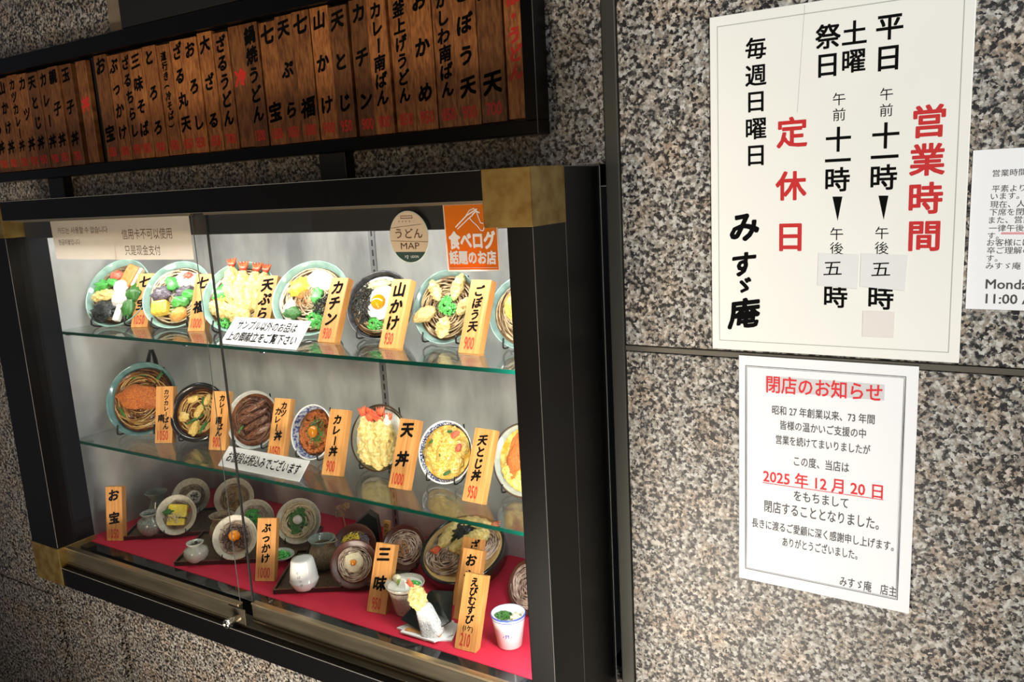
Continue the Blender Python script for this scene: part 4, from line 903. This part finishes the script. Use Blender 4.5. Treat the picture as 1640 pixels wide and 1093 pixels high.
PM = pitcher_mesh()
def pitcher(x, y, s, m, rz, label, handle):
    t = thing('sauce_pitcher', label, 'pitcher', (x, y, TZ), 'glazed pots and pitchers on the trays'); t.scale = (s,) * 3; t.rotation_euler = (0, 0, R(rz))
    put('body', PM, m, t)
    if handle: put('handle', mesh_from(*tube_data([(-.38, 0, .92), (-.56, 0, .90), (-.64, 0, .72), (-.58, 0, .5), (-.46, 0, .42)], .05, 8), smooth=True), m, t)
pitcher(-1.3560, .0050, .0560, GLAZE3, -10, 'brown glazed pitcher with handle behind the small pale striped pot', True)
pitcher(-1.0830, .0100, .0560, GLAZE3, 5, 'brown pitcher with blue green lip behind the white calligraphy cup', False)
put('glazed_lip', lathe([(.33, .83), (.405, .99), (.45, 1.06), (.43, 1.075), (.395, 1.06), (.30, .87)], 44), GLAZE4, D.objects['sauce_pitcher.001'])
cup = [(0, 0), (.30, 0), (.34, .03), (.44, .22), (.45, .27), (.46, .29), (.44, .32), (.43, .5), (.36, .92), (.34, .95), (.33, .98), (.20, 1.0), (0, 1.0)]
wc = potlike('lidded_cup', 'white lidded cup with small blue calligraphy at front of the woven tray', 'cup', -1.0600, -.0620, TZ, cup, WHITEP, .0560)
L = Letters()
for k, c in enumerate('そばつゆ'): L.char(c, -.02 + .035 * k, .68 - .13 * k, .11, 0, wob=.1)
L.V = [(.445 * math.sin(x / .44) * (1.03 - .17 * max(0, y - .3)), -.445 * math.cos(x / .44) * (1.03 - .17 * max(0, y - .3)), y) for x, y, _ in L.V]
put('calligraphy', L.mesh(), mat('blue_ink', (.03, .05, .13), .4), wc, rot=(0, 0, R(25)))
gc = potlike('stoneware_cup', 'streaked stoneware cup with brown lip and white radish, right of the 三味 tag', 'cup', -.8450, -.0420, S3 + .0003, [(0, 0), (.28, 0), (.32, .03), (.44, .62), (.48, .74), (.55, .86), (.53, .89), (.47, .80), (.42, .72), (0, .70)], GLAZE5, .060)
put('brown_lip', lathe([(.455, .70), (.495, .745), (.50, .775), (.475, .745)], 44), RIMB, gc); put('soup', mesh_from(*lathe_data([(.47, .80), (.2, .80), (0, .80)])), YAM, gc)
put('radish_wedge', bevel(mesh_from([(-.16, -.1, 0), (.16, -.1, 0), (.16, .1, 0), (-.16, .1, 0), (-.04, -.02, .3), (.08, .0, .3)], [(0, 3, 2, 1), (0, 1, 5, 4), (1, 2, 5), (2, 3, 4, 5), (3, 0, 4)]), .01), WHITEF, gc, (.05, -.12, .76))
put('lime_wedge', blob(2, .15, 1.4), LIME, gc, (-.12, -.02, .84), (0, 0, 0), (.13, .1, .1)); put('scallions', bits(1, 90, .28, .5), GREEN, gc, (.2, .12, .80), (0, 0, 0), (.2, .18, .14))['kind'] = 'stuff'; put('ginger_piece', blob(3, .2, 1.4), CREAMF, gc, (-.34, .08, .86), (0, 0, 0), (.12, .1, .14))
bc = potlike('dipping_cup', 'white tapered cup with blue rim line and flower mark at far right', 'cup', -.6400, -.0480, S3 + .0003, [(0, 0), (.30, 0), (.34, .03), (.46, .86), (.48, .92), (.46, .94), (.42, .88), (.40, .80), (0, .78)], WHITEP, .0560)
put('blue_line', lathe([(.478, .905), (.483, .92), (.470, .944), (.455, .945)], 44), BLUEL, bc); put('blue_line', lathe([(.4608, .835), (.4635, .86)], 44), BLUEL, bc)
put('scallions', bits(1, 90, .28, .5), GREEND, bc, (-.15, -.02, .82), (0, 0, 0), (.22, .22, .12))['kind'] = 'stuff'; put('ginger', blob(3, .5, 2.6), CREAMF, bc, (.22, .02, .84), (0, 0, 0), (.14, .16, .1))
L = Letters(); 
for a, b in ((-.07, .42), (0, .47), (.07, .42), (0, .40)): L.poly([(a + .05 * math.cos(k), b + .035 * math.sin(k)) for k in [i * .785 for i in range(8)]])
L.V = [((.32 + .14 * y / .86 + .008) * math.sin(x / .38), -(.32 + .14 * y / .86 + .008) * math.cos(x / .38), y) for x, y, _ in L.V]
put('flower_mark', L.mesh(), BLUEL, bc, rot=(0, 0, R(25)))
# low dish of chopped scallions
ld = thing('sauce_dish', 'low oval dish heaped with green scallions under the udon plate', 'dish', (-1.1820, -.0080, TZ), 'glazed pots and pitchers on the trays'); ld.scale = (.031, .026, .03)
put('dish', lathe([(0, .1), (.5, .12), (.9, .42), (1, .5), (.98, .54), (.88, .46), (.5, .2), (0, .18)], 40), GLAZE2, ld); put('scallions', bits(1, 90, .28, .5), GREEN, ld, (.2, 0, .42), (0, 0, 0), (.55, .55, .5))['kind'] = 'stuff'; put('grated_ginger', blob(3, .4, 2.4), CREAMF, ld, (-.45, -.1, .42), (0, 0, 0), (.28, .3, .2))
# little cup behind the cutlet bowl
rc = potlike('sake_cup', 'small white cup with red mark behind the cutlet bowl at far left', 'cup', -1.6180, .0450, S2 + .0003, [(0, 0), (.36, 0), (.42, .1), (.44, 1.0), (.42, 1.02), (.38, .95), (.36, .12), (0, .1)], WHITEP, .044)
put('red_mark', lathe([(.443, .42), (.446, .70)], 40), REDF, rc)
# rice ball on seaweed with folded paper, front
orr = thing('rice_ball', 'white rice ball with shrimp tempura tip on black seaweed sheet over white folded paper', 'rice ball', (-.7780, -.0680, S3 + .0003)); orr.rotation_euler = (0, 0, R(8))
def sheet(pts, t): return disc(pts, t)
put('paper_sheet', sheet([(-.050, -.018), (.010, -.034), (.052, -.022), (.040, .024), (-.020, .030)], .0028), CARDW, orr)
put('paper_sheet', sheet([(-.036, -.030), (.030, -.038), (.048, -.010), (.030, .026), (-.026, .026)], .0022), CARDW, orr, (0, 0, .0030))
put('wood_slat', bbox(-.030, .032, -.026, -.018, 0, .002, .0004), TAGWOOD, orr, (0, 0, .0054))
put('seaweed_sheet', mesh_from([(-.044, -.006, .008), (.012, -.030, .006), (.036, -.006, .018), (.030, .020, .046), (-.002, .018, .044), (-.026, .012, .026),
                               (-.044, -.004, .007), (.012, -.028, .005), (.038, -.004, .017), (.032, .022, .045), (-.002, .020, .043), (-.026, .014, .025)],
                              [(0, 1, 5), (1, 2, 5), (2, 4, 5), (2, 3, 4), (6, 11, 7), (7, 11, 8), (8, 11, 10), (8, 10, 9), (0, 6, 7, 1), (1, 7, 8, 2), (2, 8, 9, 3), (3, 9, 10, 4), (4, 10, 11, 5), (5, 11, 6, 0)]), NORI, orr, (0, 0, 0), (0, 0, 0), (1.12, 1.0, 1.3))
ricem = bevel(mesh_from([(-.5, -.5, -.62), (.5, -.5, -.62), (.5, .5, -.62), (-.5, .5, -.62), (-.34, -.34, .5), (.34, -.34, .5), (.34, .34, .5), (-.34, .34, .5)], [(0, 3, 2, 1), (4, 5, 6, 7), (0, 1, 5, 4), (1, 2, 6, 5), (2, 3, 7, 6), (3, 0, 4, 7)]), .2, 4)
ricem.polygons.foreach_set('use_smooth', [True] * len(ricem.polygons))
put('rice', ricem, RICE, orr, (.008, -.016, .028), (R(-12), R(-24), R(8)), (.034, .028, .048)); put('tempura_tip', tempura(1), TEMP, orr, (-.009, -.014, .058), (R(80), R(-24), 0), (.075, .044, .075))
put('shrimp_tail', tail(), SHRED, orr, (-.015, -.014, .076), (R(70), R(-60), 0), (.05, .07, .05))
# dark rice ball and dried flower at the back
ob = thing('rice_ball', 'dark seaweed wrapped triangular rice ball standing at the back of the case', 'rice ball', (-1.0900, .120, S3 + .0003)); ob.rotation_euler = (0, 0, R(28))
def prism(pts, y0, y1): n = len(pts); return mesh_from([(x, y, z) for y in (y0, y1) for x, z in pts], [tuple(range(n)), tuple(range(n, 2 * n))[::-1]] + [(i, i + n, (i + 1) % n + n, (i + 1) % n) for i in range(n)])
put('seaweed_wrap', prism([(-.045, .018), (.040, .004), (.036, .060), (.020, .072)], -.010, .012), NORI, ob); put('white_rice_patch', prism([(-.020, .036), (.022, .030), (.002, .050)], -.0125, -.010), WHITEF, ob); put('white_rice_patch', prism([(-.034, .022), (.012, .010), (-.030, .017)], -.0125, -.010), CREAMF, ob)
df = thing('dried_flowers', 'small brown dried flower spray at the back between udon plate and rice ball', 'dried flowers', (-1.1500, .135, S3 + .0003))
put('stem', mesh_from(*tube_data([(0, 0, 0), (.004, 0, .03), (-.002, 0, .055)], .0015, 6)), DRIED, df)
for k, (a, b, c) in enumerate(((-.006, 0, .062), (.010, .002, .068), (.004, -.003, .054), (-.012, 0, .050))): put('flower', strips(9, 40, .8, .10, .5), DRIED, df, (a, b, c), (k, k * .5, 0), .008)
lt = thing('small_tag', 'small light wooden tag standing behind the dark rice ball', 'sign', (-1.0330, .115, S3 + .0003), mtx=panel_mtx((-1.0330, .115, S3 + .0003), R(10), R(12)))
put('board', bbox(0, .014, 0, .062, -.006, 0, .0006), TAGWOOD, lt); L = Letters(); [L.char(c, .007, .052 - .012 * k, .011, .01) for k, c in enumerate('のり巻')]; put('lettering', L.mesh(), INK, lt, (0, 0, .0003))

# ------------------------------------------------------------------ price tags
def wedge(parent, cx, wd, hg, lean, zb, m):
    lr = R(lean); l = hg * math.sin(lr)     # the strut stands upright behind the leaning board
    a, b, c = (0, zb), (hg, zb), (l * math.sin(lr), zb - l * math.cos(lr))
    V = [(cx + x, y, z) for x in (-wd / 2, wd / 2) for y, z in (a, b, c)]
    put('back_strut', mesh_from(V, [(0, 1, 2), (3, 5, 4), (0, 3, 4, 1), (1, 4, 5, 2), (2, 5, 3, 0)]), m, parent)
def tag(px, zs, text, price, label, phi, lean, x=None, y=None, h=.113, w_=.037, dy=.013, layout=None, ems=None, group='wooden price tags on the shelves'):
    p = at(*px, Z=zs); k = 1 - dy / (p.y + 1.0); loc = Vector((p.x * k, p.y - dy, zs + .0004))
    t = thing('price_tag', label, 'price tag', group=group, mtx=panel_mtx(loc, R(phi), R(lean)))
    b = put('board', bbox(0, w_, 0, h, -.0145, 0, .0007), TAGWOOD, t)
    wedge(t, w_ * .5, .010, .030, lean, -.0146, TAGWOOD)
    L = Letters()
    if layout:
        for c, fx, fy, e in layout: L.char(c, w_ * fx, h * fy, e, .03, .12, wob=.03)
    else:
        n = len(text); top, bot = h * .84, h * (.42 if n == 2 else .36)
        if not price: bot = h * .15
        for i, c in enumerate(text):
            yy = top - (top - bot) * (i / (n - 1) if n > 1 else .5); e = min(.0255, (top - bot) / max(1, n - 1) * .98)
            L.char(c, w_ * .5, yy, e * (ems or 1), .034, .14, wob=.04)
    put('lettering', L.mesh(), INK, t, (0, 0, .0004))
    if price:
        L = Letters(); wd = .0054 * len(price) + .001; L.line(price, w_ * .46 - wd / 2, w_ * .46 + wd / 2, h * .135, .0185, .012); put('price', L.mesh(), REDD, t, (0, 0, .0004))
    return t
A = ' on upper shelf'; B = ' on middle shelf'
tag((209, 523), S1, '七宝', '1050', 'wooden price tag reading 七宝 1050, leftmost tag' + A, 22, 25, dy=.010)
tag((300, 529), S1, '七福', '1000', 'wooden price tag reading 七福, second tag' + A, 16, 24, dy=.010)
tag((400, 535), S1, '天ぷら', '1050', 'wooden price tag reading 天ぷら behind the white card' + A, 12, 26, dy=.014)
tag((508, 545), S1, 'カチン', '930', 'wooden price tag reading カチン beside the rice cake bowl' + A, 2, 26)
tag((606, 554), S1, '山かけ', '930', 'wooden price tag reading 山かけ beside the raw egg bowl' + A, 0, 25)
tag((733, 562), S1, 'ごぼう天', '900', 'wooden price tag reading ごぼう天, rightmost tag' + A, -1, 24)
tag((247, 703), S2, '', '1050', 'wooden price tag with two columns beside the large cutlet bowl' + B, 24, 16, dy=.02, layout=[(c, .62, .90 - .098 * i, .0112) for i, c in enumerate('カツカレー')] + [('南', .34, .44, .015), ('ば', .62, .40, .013), ('ん', .62, .29, .013)])
tag((333, 715), S2, '', '900', 'wooden price tag seen through the door seam beside the clay pot' + B, 16, 18, dy=.016, layout=[(c, .62, .88 - .11 * i, .0135) for i, c in enumerate('カレー')] + [('南', .5, .50, .015), ('ば', .60, .39, .013), ('ん', .55, .29, .015)])
tag((426, 731), S2, '', '1050', 'wooden price tag reading カツカレー丼 beside the grey curry bowl' + B, 8, 21, layout=[('カ', .66, .88, .015), ('ツ', .66, .76, .015), ('カ', .34, .78, .015), ('レ', .36, .65, .015), ('ー', .36, .52, .015), ('丼', .54, .39, .018)])
tag((514, 755), S2, 'カレー丼', '900', 'wooden price tag reading カレー丼 900 beside the blue flowered bowl' + B, 8, 22)
tag((621, 775), S2, '天丼', '1000', 'wooden price tag reading 天丼 1000 beside the shrimp tempura bowl' + B, 2, 24)
tag((739, 796), S2, '天とじ丼', '950', 'wooden price tag reading 天とじ丼 950, rightmost tag' + B, -2, 24)
S3g = 'wooden price tags on the red cloth'
tag((171, 867), S3, 'お宝', '1050', 'wooden price tag reading お宝 1050 at left end of the red cloth', 24, 11, dy=.0, group=S3g)
tag((407, 921), S3, 'ぶっかけ', '1000', 'wooden price tag reading ぶっかけ 1000 in front of the yolk plate', 24, 20, dy=.018, group=S3g)
tag((586, 971), S3, '三味', '950', 'wooden price tag reading 三味 950 beside the fried egg plate', 8, 24, dy=.014, group=S3g)
tag((727, 1036), S3, '', '210', 'wooden price tag reading えびむすび 210, frontmost on the red cloth', 4, 24, dy=.004, group=S3g, layout=[(c, .52, .89 - .122 * i, .0148) for i, c in enumerate('えびむすび')])
L = Letters(); L.line('(1ケ)', .0105, .0275, .0325, .0085, .012); put('lettering', L.mesh(), INK, [o for o in D.objects if o.name.startswith('price_tag')][-1], (0, 0, .0004))
t_ = tag((725, 990), S3, 'お', '', 'darker wooden price tag half hidden behind the えびむすび tag', 4, 24, dy=.002, group=S3g, layout=[('お', .5, .84, .021), ('や', .5, .62, .02), ('こ', .5, .40, .02)])
tag((722, 962), S3, '', '950', 'wooden price tag reading ざるちらし in front of the round soba box', 4, 28, dy=.012, group=S3g, layout=[('ざ', .66, .90, .018), ('る', .66, .76, .018), ('ち', .36, .76, .020), ('ら', .36, .58, .020), ('し', .36, .40, .020)])

# ------------------------------------------------------------------ white cards leaning on the shelf edges
def card(px, wd, hg, zs, lean, lines, label, phi=0):
    p = at(*px, Z=zs); t = thing('message_card', label, 'card', mtx=panel_mtx((p.x, p.y, zs + .0004), R(phi), R(lean)), group='white message cards at the shelf fronts')
    put('board', bbox(0, wd, 0, hg, -.002, 0, .0005), CARDW, t)
    wedge(t, wd * .5, .02, hg * .8, lean, -.0021, CARDW)
    L = Letters()
    for s, a, b, y, h in lines: L.line(s, wd * a, wd * b, hg * y, h, .010)
    put('lettering', L.mesh(), INK, t, (0, 0, .0004)); return t
card((352, 551), .183, .056, 1.3062, 44, (('サンプル以外のお品は', .10, .88, .71, .0175), ('上の御献立をご覧下さい', .05, .95, .30, .0175)), 'white card with two lines of black writing on the upper shelf front', 0)
card((349, 746), .205, .040, 1.0772, 46, (('お値段は税込みでございます', .06, .95, .5, .019),), 'long white card with one line of black writing on the middle shelf front', 0)
